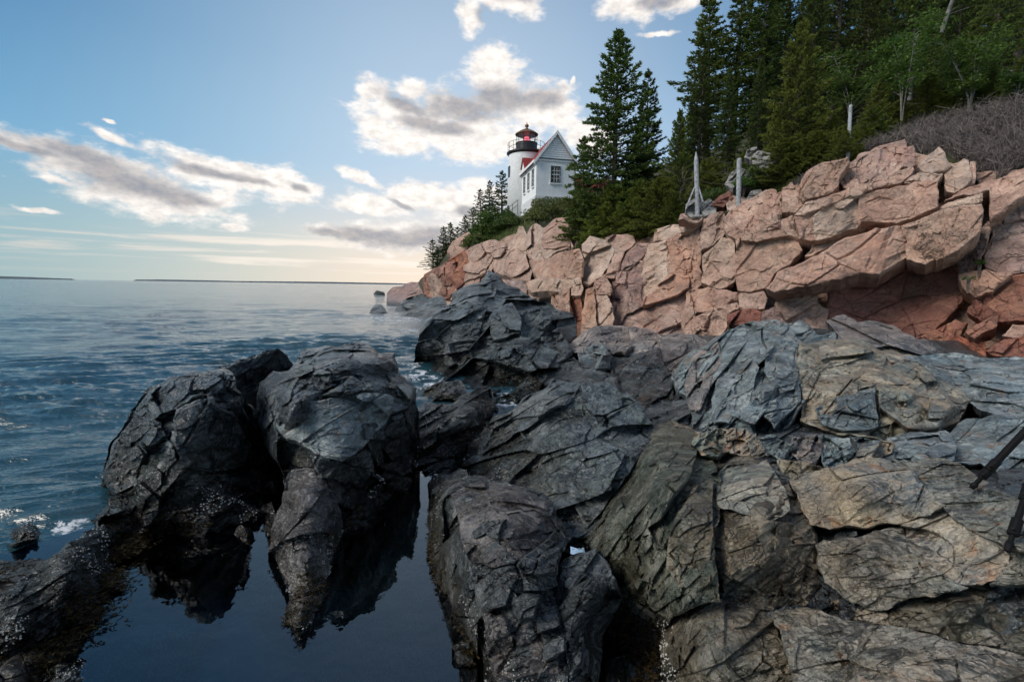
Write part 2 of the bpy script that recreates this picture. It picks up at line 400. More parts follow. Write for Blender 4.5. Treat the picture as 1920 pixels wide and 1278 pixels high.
    t.l.new(fh, b2.inputs['Height']); t.l.new(b2.outputs[0], bp.inputs['Normal']); t.l.new(bp.outputs[0], b.inputs['Normal'])
    return m
def flat_mat(name, c, rough=.6, c2=None, scale=8, bump=0.0, metal=0.0, spec=.5):
    m, t, b, out = new_mat(name)
    P = t.node('ShaderNodeTexCoord').outputs['Object']
    n = t.noise(P, scale, 5, .6)
    c2 = c2 or tuple(x * .75 for x in c)
    t.l.new(t.mix(t.mapr(n, .35, .68), c, c2), b.inputs['Base Color'])
    b.inputs['Roughness'].default_value = rough; b.inputs['Metallic'].default_value = metal; b.inputs['Specular IOR Level'].default_value = spec
    if bump:
        bp = t.node('ShaderNodeBump'); bp.inputs['Strength'].default_value = .6; bp.inputs['Distance'].default_value = bump
        t.l.new(t.noise(P, scale * 3, 5, .6), bp.inputs['Height']); t.l.new(bp.outputs[0], b.inputs['Normal'])
    return m
def leaf_mat(name, dark, light, trans=.25, rnd_amt=.3, hue=.02):
    m, t, b, out = new_mat(name)
    a = t.node('ShaderNodeAttribute', attribute_name='tint')
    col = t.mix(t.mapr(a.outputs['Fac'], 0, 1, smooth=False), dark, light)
    hsv = t.node('ShaderNodeHueSaturation'); t.l.new(col, hsv.inputs['Color'])
    r = t.node('ShaderNodeObjectInfo').outputs['Random']
    t.l.new(t.mapr(r, 0, 1, 1 - rnd_amt, 1 + rnd_amt, smooth=False), hsv.inputs['Value'])
    t.l.new(t.mapr(t.math('FRACT', t.math('MULTIPLY', r, 9.1)), 0, 1, .5 - hue, .5 + hue, smooth=False), hsv.inputs['Hue'])
    t.l.new(hsv.outputs[0], b.inputs['Base Color']); b.inputs['Roughness'].default_value = .6; b.inputs['Specular IOR Level'].default_value = .3
    tr = t.node('ShaderNodeBsdfTranslucent'); t.l.new(hsv.outputs[0], tr.inputs[0])
    mx = t.node('ShaderNodeMixShader'); mx.inputs[0].default_value = trans
    t.l.new(b.outputs[0], mx.inputs[1]); t.l.new(tr.outputs[0], mx.inputs[2]); t.l.new(mx.outputs[0], out.inputs[0])
    return m
M = {}
M['pink'] = rock_mat('pink_granite', (.47, .285, .21), (.43, .285, .225), (.58, .42, .33), scale=.62, strata=(25, 30, 0), stretch=(1, 1, 4), rough=.85, bump=.8, grain=.28, streak=.5, veins=.1, crack=.6, var=.07, fct=.26)
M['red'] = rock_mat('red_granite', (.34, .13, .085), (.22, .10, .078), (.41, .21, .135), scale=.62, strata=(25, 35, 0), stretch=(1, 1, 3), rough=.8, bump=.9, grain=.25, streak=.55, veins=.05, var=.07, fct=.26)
M['pale'] = rock_mat('pale_granite', (.52, .36, .275), (.47, .34, .27), (.64, .51, .42), scale=.62, strata=(20, 30, 0), stretch=(1, 1, 4), rough=.85, bump=.8, grain=.28, streak=.45, veins=.1, var=.07, fct=.24, crack=.6)
M['mauve'] = rock_mat('mauve_granite', (.42, .265, .215), (.31, .215, .20), (.52, .39, .33), scale=.62, strata=(70, 20, 0), stretch=(1, 1, 4), rough=.8, bump=1.1, grain=.25, streak=.7, veins=.1, var=.07, fct=.26)
M['slate'] = rock_mat('dark_slate', (.082, .096, .102), (.056, .066, .072), (.155, .168, .17), scale=1.3, strata=(15, 35, 0), stretch=(1, 1, 6), rough=.34, bump=.9, grain=.3, streak=.5, veins=.08, var=.1, wet=-.2, lichen=((.12, .095, .08), .35))
M['stack'] = rock_mat('black_weedy_slate', (.072, .090, .100), (.046, .058, .066), (.155, .178, .188), scale=1.3, strata=(15, 35, 0), stretch=(1, 1, 6), rough=.32, bump=.9, grain=.3, streak=.5, veins=.08, var=.1, wet=.10)
M['greypink'] = rock_mat('grey_pink_schist', (.29, .23, .20), (.19, .19, .19), (.42, .36, .325), scale=1.1, strata=(30, 30, 0), stretch=(1, 1, 5), rough=.7, bump=1.1, grain=.35, streak=.7, veins=.2, var=.1, lichen=((.15, .18, .17), .65))
M['fingerslate'] = rock_mat('brown_grey_slate', (.115, .105, .10), (.078, .078, .080), (.20, .188, .178), scale=1.5, strata=(15, 35, 0), stretch=(1, 1, 5), rough=.42, bump=.9, grain=.3, streak=.5, veins=.08, var=.1, wet=-.4)
M['slatefar'] = rock_mat('grey_green_slate', (.092, .114, .122), (.062, .078, .084), (.20, .225, .23), scale=.9, strata=(20, 30, 0), stretch=(1, 1, 5), rough=.45, bump=1.0, grain=.3, streak=.6, veins=.1, var=.1, lichen=((.13, .16, .13), .4))
M['blue'] = rock_mat('blue_grey_schist', (.25, .315, .335), (.19, .23, .235), (.43, .465, .455), scale=1.3, strata=(60, 30, 10), stretch=(1, 1, 5), rough=.52, bump=1.2, grain=.35, streak=.7, veins=.3, var=.12, lichen=((.30, .20, .13), .65))
M['brown'] = rock_mat('brown_schist', (.36, .285, .20), (.22, .25, .215), (.48, .45, .36), vein=(.5, .30, .2), scale=1.3, strata=(30, 40, 10), stretch=(1, 1, 4), rough=.58, bump=1.1, grain=.35, streak=.6, veins=.7, var=.12, lichen=((.26, .15, .09), .65))
M['tan'] = rock_mat('tan_schist', (.35, .27, .18), (.23, .25, .245), (.46, .38, .27), vein=(.5, .3, .2), scale=1.7, strata=(20, 40, 0), stretch=(1, 1, 3), rough=.7, bump=1.0, grain=.4, streak=.5, veins=.4, var=.1, lichen=((.35, .18, .09), .65))
M['plank'] = rock_mat('laminated_schist', (.24, .20, .15), (.17, .195, .18), (.38, .355, .30), scale=1.7, strata=(8, 5, 0), stretch=(1, 1, 8), rough=.5, bump=1.0, grain=.35, streak=.8, veins=.2, var=.12, lichen=((.24, .15, .09), .65))
M['green'] = rock_mat('green_black_schist', (.125, .125, .090), (.075, .10, .080), (.23, .22, .175), scale=1.8, strata=(10, 55, 20), stretch=(1, 1, 6), rough=.42, bump=1.2, grain=.35, streak=.8, veins=.15, var=.12, lichen=((.055, .07, .03), .5))
M['olive'] = rock_mat('brown_black_schist', (.175, .14, .095), (.11, .115, .095), (.28, .24, .18), scale=1.8, strata=(20, 40, 0), stretch=(1, 1, 4), rough=.46, bump=1.0, grain=.4, streak=.6, veins=.3, var=.12, lichen=((.17, .11, .07), .35))
M['grey'] = rock_mat('lichen_grey_stone', (.36, .35, .33), (.26, .26, .25), (.48, .46, .43), scale=1.2, stretch=(1, 1, 3), rough=.85, bump=1.0, var=.15, lichen=((.12, .13, .09), .5))
M['trunk'] = flat_mat('spruce_bark', (.11, .09, .075), .9, (.05, .042, .036), 9, .02)
M['birch'] = flat_mat('pale_bark', (.26, .25, .23), .8, (.12, .11, .10), 12, .01)
M['snag'] = flat_mat('grey_dead_wood', (.17, .165, .16), .85, (.08, .078, .075), 7, .02)
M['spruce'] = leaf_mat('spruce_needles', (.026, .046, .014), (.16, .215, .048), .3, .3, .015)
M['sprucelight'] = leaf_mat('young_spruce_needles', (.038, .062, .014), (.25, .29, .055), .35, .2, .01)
M['leaf'] = leaf_mat('broad_leaves', (.032, .072, .018), (.13, .22, .045), .45, .2, .015)
M['bushleaf'] = leaf_mat('bush_leaves', (.03, .06, .016), (.13, .18, .045), .35, .15, .01)
M['grass'] = leaf_mat('grass_blades', (.06, .085, .022), (.22, .25, .08), .3, .15, .01)
M['drybrush'] = leaf_mat('dry_twigs', (.07, .058, .058), (.25, .215, .20), .0, .1, .01)
M['weed'] = leaf_mat('rockweed', (.012, .009, .003), (.06, .042, .010), .2, .1, .01)
M['poolweed'] = leaf_mat('pale_pool_weed', (.06, .12, .12), (.26, .34, .27), .1, .1, .01)
M['post'] = flat_mat('weathered_post', (.42, .44, .46), .85, (.22, .23, .24), 11, .01)
M['postdark'] = flat_mat('dark_post', (.07, .07, .07), .85, (.04, .04, .04), 11, .01)
M['wire'] = flat_mat('rusty_wire', (.16, .13, .12), .6, metal=.6)
M['barnacle'] = flat_mat('barnacle_shell', (.62, .60, .54), .7, (.4, .39, .36), 60)
M['white'] = flat_mat('white_painted_brick', (.89, .90, .90), .6, (.80, .81, .82), 3, .004)
M['trim'] = flat_mat('white_trim', (.88, .88, .88), .5, (.8, .8, .8), 5)
M['stone'] = flat_mat('white_painted_stone', (.74, .75, .76), .75, (.55, .56, .58), 4, .05)
M['redroof'] = flat_mat('red_roof', (.30, .035, .03), .6, (.20, .025, .022), 6)
M['black'] = flat_mat('black_iron', (.018, .018, .02), .45, (.03, .03, .03), 12)
M['copper'] = flat_mat('brown_lantern_roof', (.30, .16, .07), .45, (.16, .09, .05), 9, metal=.4)
M['dark'] = flat_mat('dark_glass', (.02, .025, .03), .12, (.03, .035, .04), 3)
M['green_sash'] = flat_mat('dark_frame', (.03, .045, .045), .5)
M['rubber'] = flat_mat('black_carbon', (.006, .006, .007), .55, (.008, .008, .009), 20, spec=.12)
def soil():
    m, t, b, o = new_mat('hill_soil'); P = t.node('ShaderNodeNewGeometry').outputs['Position']
    n = t.noise(P, .8, 8, .65); k = t.noise(P, 7, 5, .65)
    c = t.mix(t.mapr(n, .4, .6), (.045, .038, .026), (.045, .06, .022)); c = t.mix(t.math('MULTIPLY', t.mapr(k, .4, .7), .6), c, (.10, .09, .055))
    t.l.new(c, b.inputs['Base Color']); b.inputs['Roughness'].default_value = .95
    bp = t.node('ShaderNodeBump'); bp.inputs['Distance'].default_value = .12; t.l.new(k, bp.inputs['Height']); t.l.new(bp.outputs[0], b.inputs['Normal'])
    return m
M['soil'] = soil()
def sea_mat():
    m, t, b, o = new_mat('sea_water'); P = t.node('ShaderNodeNewGeometry').outputs['Position']
    foam = t.node('ShaderNodeAttribute', attribute_name='foam').outputs['Fac']
    fn = t.noise(P, 3.2, 9, .72, .8)
    fm = t.math('MULTIPLY', t.mapr(t.math('ADD', fn, t.math('MULTIPLY', t.math('MINIMUM', foam, 1.0), .20)), .70, .80), t.mapr(foam, 0.02, .3))
    n = t.noise(P, .12, 4, .6)
    c = t.mix(t.mapr(n, .35, .65), (.012, .045, .064), (.022, .066, .084))
    t.l.new(t.mix(fm, c, (.62, .66, .70)), b.inputs['Base Color'])
    t.l.new(t.mapr(fm, 0, 1, .07, .7), b.inputs['Roughness']); b.inputs['IOR'].default_value = 1.55
    b.inputs['Specular IOR Level'].default_value = .5
    d = t.vmath('LENGTH', P)
    S = t.mapping(P, (0, 0, 0), (0, 0, rad(-14)), (.6, 1.2, 1))
    h = t.math('ADD', t.math('MULTIPLY', t.noise(S, 1.5, 6, .62, .3), .10), t.math('MULTIPLY', t.noise(S, 5.0, 4, .6), .022))
    h = t.math('ADD', h, t.math('MULTIPLY', t.noise(S, .55, 5, .6, .4), t.mapr(d, 8, 40, .04, .26)))
    h = t.math('ADD', h, t.math('MULTIPLY', t.noise(S, .16, 4, .6), t.mapr(d, 30, 200, 0, .8)))
    bp = t.node('ShaderNodeBump'); bp.inputs['Strength'].default_value = 1.0; bp.inputs['Distance'].default_value = 1.0
    t.l.new(h, bp.inputs['Height']); t.l.new(bp.outputs[0], b.inputs['Normal'])
    return m
M['sea'] = sea_mat()
def pool_mat():
    m, t, b, o = new_mat('still_pool_water'); t.n.remove(b)
    P = t.node('ShaderNodeNewGeometry').outputs['Position']
    tr = t.node('ShaderNodeBsdfTransparent'); tr.inputs[0].default_value = (.50, .74, .86, 1)
    gl = t.node('ShaderNodeBsdfGlossy'); gl.inputs['Roughness'].default_value = .015; gl.inputs['Color'].default_value = (1, 1, 1, 1)
    fr = t.node('ShaderNodeFresnel'); fr.inputs[0].default_value = 1.95
    bp = t.node('ShaderNodeBump'); bp.inputs['Strength'].default_value = .12; bp.inputs['Distance'].default_value = .02
    t.l.new(t.noise(P, 5, 3, .5), bp.inputs['Height'])
    t.l.new(bp.outputs[0], gl.inputs['Normal']); t.l.new(bp.outputs[0], fr.inputs['Normal'])
    mx = t.node('ShaderNodeMixShader'); t.l.new(fr.outputs[0], mx.inputs[0]); t.l.new(tr.outputs[0], mx.inputs[1]); t.l.new(gl.outputs[0], mx.inputs[2])
    t.l.new(mx.outputs[0], o.inputs[0]); return m
M['pool'] = pool_mat()
def bed_mat():
    m, t, b, o = new_mat('pool_bed'); P = t.node('ShaderNodeNewGeometry').outputs['Position']
    n = t.noise(P, 5, 8, .7, .6); k = t.noise(P, 1.3, 5, .6)
    c = t.mix(t.mapr(n, .4, .62), (.05, .13, .19), (.24, .33, .29)); c = t.mix(t.mapr(k, .42, .6), c, (.06, .14, .20))
    t.l.new(c, b.inputs['Base Color']); b.inputs['Roughness'].default_value = 1.0; b.inputs['Specular IOR Level'].default_value = 0
    return m
M['bed'] = bed_mat()
def glass_mat():
    m, t, b, o = new_mat('lantern_glass'); t.n.remove(b)
    tr = t.node('ShaderNodeBsdfTransparent'); tr.inputs[0].default_value = (.95, .97, .98, 1); gl = t.node('ShaderNodeBsdfGlossy'); gl.inputs['Roughness'].default_value = .03
    mx = t.node('ShaderNodeMixShader'); mx.inputs[0].default_value = .07
    t.l.new(tr.outputs[0], mx.inputs[1]); t.l.new(gl.outputs[0], mx.inputs[2]); t.l.new(mx.outputs[0], o.inputs[0]); return m
M['glass'] = glass_mat()
def lamp_mat():
    m, t, b, o = new_mat('red_beacon'); b.inputs['Base Color'].default_value = (.9, .12, .14, 1)
    b.inputs['Emission Color'].default_value = (1, .16, .22, 1); b.inputs['Emission Strength'].default_value = .7; return m
M['beacon'] = lamp_mat()
# ------------------------------------------------------------------ rocks
def rbf_fit(pts, vals, k=0.0):
    pts = np.asarray(pts, float) / 100; n = len(pts)
    R = np.linalg.norm(pts[:, None] - pts[None], axis=2)
    if n < 3: return lambda q: np.full(len(q), np.mean(vals))
    if n == 3: k = 0
    A = np.zeros((n + 3, n + 3)); A[:n, :n] = -(np.sqrt(R * R + .02)) + np.eye(n) * k; A[:n, n] = 1; A[:n, n + 1:] = pts; A[n:, :n] = A[:n, n:].T
    w = np.linalg.lstsq(A, np.concatenate([vals, [0, 0, 0]]), rcond=None)[0]
    def f(q):
        q = np.asarray(q, float) / 100
        out = np.empty(len(q))
        for s in range(0, len(q), 20000):
            c = q[s:s + 20000]; r = np.linalg.norm(c[:, None] - pts[None], axis=2)
            out[s:s + 20000] = -(np.sqrt(r * r + .02)) @ w[:n] + w[n] + c @ w[n + 1:]
        return out
    return f
def rough_outline(poly, amp, seed, step=9.0):
    P = np.asarray(poly, float); out = []
    rs = np.random.RandomState(seed)
    for i in range(len(P)):
        a, b = P[i], P[(i + 1) % len(P)]; L = np.linalg.norm(b - a); n = max(1, int(L / step)); nrm = np.array([-(b - a)[1], (b - a)[0]]) / max(L, 1e-6)
        off = np.zeros(n + 1); 
        # midpoint displacement
        def rec(lo, hi, s):
            if hi - lo < 2: return
            m = (lo + hi) // 2; off[m] = (off[lo] + off[hi]) / 2 + rs.uniform(-1, 1) * s; rec(lo, m, s * .6); rec(m, hi, s * .6)
        rec(0, n, min(amp, L * .12))
        for k in range(n): out.append(a + (b - a) * (k / n) + nrm * off[k])
    return np.array(out)
def poly_info(P, q):
    """signed inside test, distance and closest point for points q against polygon P"""
    n = len(q); d = np.full(n, 9e9); cp = np.zeros((n, 2)); ins = np.zeros(n, bool)
    A = P; B = np.roll(P, -1, 0)
    for a, b in zip(A, B):
        e = b - a; L2 = max(e @ e, 1e-9)
        t = np.clip(((q - a) @ e) / L2, 0, 1); c = a + t[:, None] * e; dd = ((q - c) ** 2).sum(1)
        m = dd < d; d[m] = dd[m]; cp[m] = c[m]
        cond = (a[1] > q[:, 1]) != (b[1] > q[:, 1])
        if cond.any():
            xs = a[0] + (q[:, 1] - a[1]) / (e[1] if abs(e[1]) > 1e-9 else 1e-9) * e[0]
            ins ^= cond & (q[:, 0] < xs)
    return ins, np.sqrt(d), cp
STY = {  # relief: cells (size px, amplitude, anisotropy, groove), bedding, crease strength, strata normal
    'granite': dict(off=.12, cr=.4, f=[(130, .10, (2, 1, .8), .0), (44, .07, (2, 1, .6), .02), (15, .08, (1.8, 1.2, .6), .02)], bed=[(64, .10), (22, .08), (10, .07)], n=(-.42, .3, .9), fb=.018),
    'block':   dict(off=.25, cr=.55, f=[(55, .13, (1, 1, .8), .02), (22, .13, (1, 1, .7), .03), (10, .10, (1, 1, .8), .02)], n=(-.35, .3, .9), fb=.018),
    'ribbed':  dict(off=.2, cr=.4, f=[(60, .10, (1, 1, .6), .0), (24, .12, (2.2, .7, .6), .05), (11, .10, (1.6, .8, .7), .04)], bed=[(20, .16), (9, .12)], n=(-.9, .1, .42), fb=.018),
    'slate':   dict(cr=1.05, f=[(160, .20, (1.4, 1, .7), .0), (72, .24, (1.4, 1, .65), .06), (30, .20, (1.4, 1, .65), .06), (13, .14, (1.3, 1, .7), .03)], bed=[(80, .10), (30, .08)], n=(-.5, .3, .87), fb=.014),
    'slab':    dict(cr=.55, f=[(170, .10, (1.5, 1, .5), .0), (60, .09, (1.8, 1, .5), .02), (24, .07, (1.8, 1, .5), .03), (11, .07, (1.5, 1, .7), .02)], bed=[(80, .09), (30, .08), (12, .08)], n=(-.34, .3, .94), fb=.012),
    'schist':  dict(cr=.9, f=[(110, .18, (1.3, 1, .7), .03), (46, .20, (1.4, 1, .6), .06), (20, .18, (1.5, 1, .6), .06), (10, .13, (1.3, 1, .8), .03)], bed=[(34, .14), (14, .12)], n=(-.65, .3, .75), fb=.018),
    'strata':  dict(cr=.5, f=[(100, .10, (2.5, 1.5, .4), .03), (42, .12, (2.8, 1.4, .4), .05), (18, .11, (2.4, 1.2, .5), .04)], bed=[(48, .17), (20, .16), (9, .13)], n=(.14, .3, .98), fb=.015),
    'steep':   dict(cr=.7, f=[(130, .14, (1.8, 1, .5), .04), (50, .15, (2.4, 1, .4), .06), (20, .14, (2.2, 1, .5), .05), (10, .10, (1.5, 1, .8), .02)], bed=[(52, .17), (21, .17), (9, .13)], n=(-.85, .2, .5), fb=.016),
    'rubble':  dict(cr=1.0, f=[(60, .30, (1, 1, .7), .06), (28, .28, (1.2, 1, .7), .08), (13, .22, (1.2, 1, .8), .05)], bed=[(16, .15)], n=(-.6, .3, .7), fb=.02),
}
_seed = [100]
def rock(name, mat, poly, ctrl, style='block', r=14, thick=.5, parent=None, label=None, cat=None, group=None, kind=None,
         sp=None, amp=1.0, jag=3.5, keep_bottom=True, seed=None, n=None, drop=.35, push=0.0, k=0.0, foot=None):
    """a stone: outline and depths surveyed from the camera station, faces broken by joints, sides carried back by its thickness"""
    _seed[0] += 1; seed = seed or _seed[0]
    sp = sp or RES
    grow = 2.2 if parent is not None else 4.5; r = max(1.5, r * .3)
    pp = np.asarray(poly, float); cen2 = pp.mean(0); dv = pp - cen2; pp = cen2 + dv * (1 + grow / (np.linalg.norm(dv, axis=1, keepdims=True) + 1e-6))
    P = rough_outline(pp, jag * 1.5, seed); push = push + (h01(np.array([seed], np.uint32) * np.uint32(7919), 5)[0] - .5) * thick * .06
    S = STY[style]
    c = np.array([(p[0], p[1]) for p in ctrl], float); v = np.array([1.0 / p[2] for p in ctrl])
    f = rbf_fit(c, v, k)
    x0, y0 = P.min(0) - sp; x1, y1 = P.max(0) + sp
    sy = sp * .56; nx = int((x1 - x0) / sp) + 2; ny = int((y1 - y0) / sy) + 2
    X, Y = np.meshgrid(x0 + np.arange(nx) * sp, y0 + np.arange(ny) * sy)
    q = np.stack([X.ravel(), Y.ravel()], 1)
    q += (np.random.RandomState(seed).rand(*q.shape) - .5) * sy * .3
    ins, d, cp = poly_info(P, q)
    idx = np.arange(nx * ny).reshape(ny, nx)
    Q = np.stack([idx[:-1, :-1], idx[1:, :-1], idx[1:, 1:], idx[:-1, 1:]], -1).reshape(-1, 4)
    cnt = ins[Q].sum(1)
    Q = Q[cnt >= 2]
    out = ~ins; q[out] = cp[out]; d[out] = 0
    used = np.unique(Q); remap = np.full(nx * ny, -1); remap[used] = np.arange(len(used)); Q = remap[Q]; q = q[used]; d = d[used]
    inv = np.clip(f(q), v.min() * .82, v.max() * 1.15); Yd = 1.0 / inv + push
    # rounding of the rim: it turns away from the camera
    rm = r * (1 + .5 * vnoise(np.stack([q[:, 0], q[:, 1], 0 * q[:, 0]], 1) / 28, seed))
    rm = np.maximum(rm, 1.5)
    u = np.clip(d / rm, 0, 1); back = (1 - np.sqrt(1 - (1 - u) ** 2 + 1e-9))
    if foot is not None: back = back * np.clip((foot - q[:, 1]) / 40, 0, 1)
    Yd = Yd + back * rm * Yd / F * .8
    V = at(q[:, 0], q[:, 1], Yd)
    def normals(V):
        a, b_, c_, d_ = (V[Q[:, i]] for i in range(4))
        nf = np.cross(c_ - a, d_ - b_); N = np.zeros_like(V)
        for i in range(4): np.add.at(N, Q[:, i], nf)
        return N / (np.linalg.norm(N, axis=1, keepdims=True) + 1e-12)
    # relief: carried along the surveyed line of sight so that ledges break cleanly
    N = normals(V); tocam = np.array([0, 0, EYE]) - V; tocam /= np.linalg.norm(tocam, axis=1, keepdims=True)
    cosv = np.abs((N * tocam).sum(1)); face = np.clip(.3 + 1.2 * cosv, .35, 1)
    Y0 = float(np.median(Yd)); nn = n or S['n']; tot = 0; U = Y0 / F
    W = np.stack([q[:, 0] * U, (Yd - Y0) * .4, -q[:, 1] * U], 1)      # relief frame: across, into the rock, up its face
    calm = np.clip(.55 + 1.5 * vnoise(W / (115 * U), seed + 91), .15, 1.25)
    for i, (Lp, a, an, gr) in enumerate(S['f']):
        tot = tot + (face if i else 1) * (calm if i > 1 else 1) * facet(W, Lp * U, a * amp, seed * 7 + i, nn, an, groove=gr * 1.5, off=S.get('off', .42), warp=.12, soft=.03, gw=.05, tilt=1.15)
    for i, (Lp, a) in enumerate(((190, .16), (80, .15), (34, .13), (15, .11))):
        tot = tot + (face if i else 1) * (calm if i > 1 else 1) * S.get('cr', 1.0) * a * amp * crease(W, Lp * U, seed * 5 + i, nn, (1.3, 1, .75), .12)
    # bedding: long parallel ledges, each a ramp ending in a step
    nv = np.array(Vector(nn).normalized()); s0 = W @ nv
    for i, (Lp, a) in enumerate(S.get('bed', ())):
        L = Lp * U; w = .55 * vnoise(W / (L * 5), seed + 71 + i) + .16 * vnoise(W / (L * 1.4), seed + 75 + i)
        t = s0 / L + w; kf = np.floor(t); fr = t - kf
        hh = .35 + .65 * (h01(kf.astype(np.int64).astype(np.uint32) * np.uint32(2654435761), seed + i))
        gate = np.clip(.5 + 1.6 * vnoise(W / (L * 4) + 9, seed + 79 + i), 0, 1)
        tot = tot + face * a * amp * L * hh * gate * (fr ** 1.3 - .5)
    lam = 30 * U
    tot = tot + face * S['fb'] * amp * lam * 1.6 * fbm(W / lam, 4, seed)
    tot = tot - tot.mean()
    fade = np.clip(.45 + d / 10, 0, 1)
    V = V + tocam * (tot * fade / np.maximum(cosv, .42))[:, None]
    # skirt
    E = np.concatenate([Q[:, [0, 1]], Q[:, [1, 2]], Q[:, [2, 3]], Q[:, [3, 0]]]); E = E[E[:, 0] != E[:, 1]]
    key = np.sort(E, 1); key = key[:, 0] * 10000000 + key[:, 1]
    _, first, cn = np.unique(key, return_index=True, return_counts=True); E = E[first[cn == 1]]
    bv = np.unique(E); m = {int(b): i for i, b in enumerate(bv)}
    cen = V.mean(0)
    away = -tocam[bv] * np.array([1, 1, .3]); away[:, 2] -= drop; away /= np.linalg.norm(away, axis=1, keepdims=True)
    VV = [V]; FF = [Q]; base = len(V); prev = bv; nr = 4
    jit = .12 * vnoise(V[bv] / (.12 * Y0 + .05), seed + 9)[:, None]
    for kx in range(1, nr + 1):
        s = kx / nr
        L = V[bv] + away * thick * s * (1 + jit) + (cen - V[bv]) * (.10 * s * s)
        cur = base + np.arange(len(bv)); VV.append(L)
        e0 = np.array([m[int(a)] for a in E[:, 0]]); e1 = np.array([m[int(a)] for a in E[:, 1]])
        FF.append(np.stack([prev[e0], cur[e0], cur[e1], prev[e1]], 1)); prev = cur; base += len(bv)
    V = np.concatenate(VV); Fq = np.concatenate(FF)
    me = mesh(name, V, Fq, M[mat])
    me.validate()
    o = obj(name, me, parent, label, cat, group, kind)
    ROCKV.append((o, V[:len(q)])); SURF[o.name] = (f, v.min() * .82, v.max() * 1.15, push)
    return o
ROCKV = []
RES = 2.35
SURF = {}
def on_rock(parent, x, y):
    f, lo, hi, ps = SURF[parent.name]
    return 1.0 / float(np.clip(f(np.array([[x, y]], float))[0], lo, hi)) + ps
def block(parent, mat, poly, style='slate', fac=.985, r=8, th=.5, amp=.9, n=None, tilt=0.0, jag=2.5):
    """a joint-bounded block standing proud of its outcrop"""
    cx = sum(p[0] for p in poly) / len(poly); cy = sum(p[1] for p in poly) / len(poly)
    ys = max(abs(p[1] - cy) for p in poly)
    ctrl = [(x, y, on_rock(parent, x, y) * (fac + tilt * (y - cy) / ys)) for x, y in poly] + [(cx, cy, on_rock(parent, cx, cy) * fac)]
    return rock('joint_block', mat, poly, ctrl, style, r, th, parent=parent, amp=amp, n=n, k=.1, jag=jag)
# ------------------------------------------------------------------ cliff (setting) with its slabs as parts
CT = [(770, 532, 60), (800, 516, 45), (850, 492, 42), (900, 462, 39), (960, 442, 35), (1000, 434, 31), (1060, 430, 29), (1090, 456, 23), (1180, 450, 21), (1280, 424, 18), (1360, 404, 16.8), (1460, 362, 15.6), (1590, 306, 14.6), (1700, 285, 14.2), (1830, 325, 12.6), (1960, 305, 11.7), (2150, 290, 10.5)]
cliff_ctrl = CT + [(800, 590, 44), (900, 560, 37), (1000, 560, 27), (1080, 640, 21), (1150, 640, 18.5), (1300, 650, 16), (1450, 620, 13.6), (1600, 640, 13.2), (1750, 650, 12.8), (1850, 680, 11.3), (1960, 700, 10.6), (2150, 720, 10),
                    (1850, 480, 11.9), (1500, 500, 14.2), (1650, 520, 13.6), (1750, 470, 13.2), (1250, 540, 17.9)]
cpoly = [(p[0], p[1]) for p in CT if p[0] >= 800] + [(2150, 760), (1700, 740), (1300, 720), (1050, 700), (900, 620), (797, 570)]
cliff = rock('cliff', 'pink', cpoly, cliff_ctrl, 'granite', r=6, thick=3.0, kind='structure', sp=3.5, push=.22, amp=1.0, drop=.8)
cliff['label'] = 'pink and rust red granite cliff rising from the shore below the trees'
A = rock
def slab(mat, poly, Ys, style='granite', r=9, th=.8, lab=None, name='rock_slab', amp=1.0, jag=2.5, push=0, n=None):
    if not isinstance(Ys, (list, tuple)): ctrl = [(x, y, cliff_Y(x, y) * Ys) for x, y in poly]
    else: ctrl = list(Ys)
    return rock(name, mat, poly, ctrl, style, r=r, thick=th, parent=cliff, label=lab, amp=amp, jag=jag, push=push, n=n, k=.15 if not isinstance(Ys, (list, tuple)) else 0)
_cf = rbf_fit([(p[0], p[1]) for p in cliff_ctrl], np.array([1 / p[2] for p in cliff_ctrl]))
def cliff_Y(x, y): return float(1 / _cf(np.array([[x, y]]))[0])
# far end towards the lighthouse; a tilt in depth is given by the proud factor (smaller = nearer)
slab('red', [(797,515),(815,504),(840,492),(854,490),(856,540),(842,557),(815,560),(797,550),(794,529)], .985, 'block', 10, 2)
slab('red', [(838,492),(856,479),(874,472),(877,495),(870,527),(856,541)], .98, 'ribbed', 7, 1.5)
slab('pink', [(874,472),(895,460),(906,456),(927,451),(948,456),(948,472),(925,495),(920,508),(900,515),(872,527),(870,499)], .97, 'block', 8, 1.5)
slab('pink', [(856,541),(872,527),(900,515),(925,508),(955,520),(950,545),(900,560),(845,562)], .98, 'block', 8, 1.2)
slab('pink', [(929,488),(943,472),(964,465),(984,479),(996,508),(993,530),(964,524),(932,510),(926,499)], .955, 'block', 9, 1.5)
slab('pale', [(948,467),(964,449),(973,426),(980,426),(987,442),(989,472),(984,478),(964,466)], .965, 'ribbed', 5, 1.2, 'pale pointed rock spire')
slab('pink', [(840,470),(858,448),(878,435),(884,455),(870,472),(850,482)], [(840,470,44),(858,448,45),(884,455,43)], 'ribbed', 6, 2)
slab('pale', [(986,446),(996,426),(1007,419),(1021,430),(1039,412),(1062,408),(1068,421),(1067,440),(1074,463),(1044,469),(1030,485),(1007,490),(994,478)], .95, 'ribbed', 7, 1.5)
slab('pink', [(1021,435),(1042,411),(1064,410),(1067,440),(1067,461),(1040,464),(1021,464),(1017,446)], .935, 'block', 6, .8)
slab('pink', [(994,488),(1010,488),(1033,485),(1058,472),(1085,467),(1091,483),(1091,520),(1067,525),(1039,520),(1010,522),(1001,508)], .93, 'granite', 8, 1.3)
slab('pale', [(989,530),(1010,522),(1045,523),(1069,524),(1071,540),(1039,546),(1000,548)], .90, 'block', 6, 1)
slab('mauve', [(950,524),(980,528),(1000,545),(1010,560),(975,556),(945,542)], .93, 'block', 6, 1)
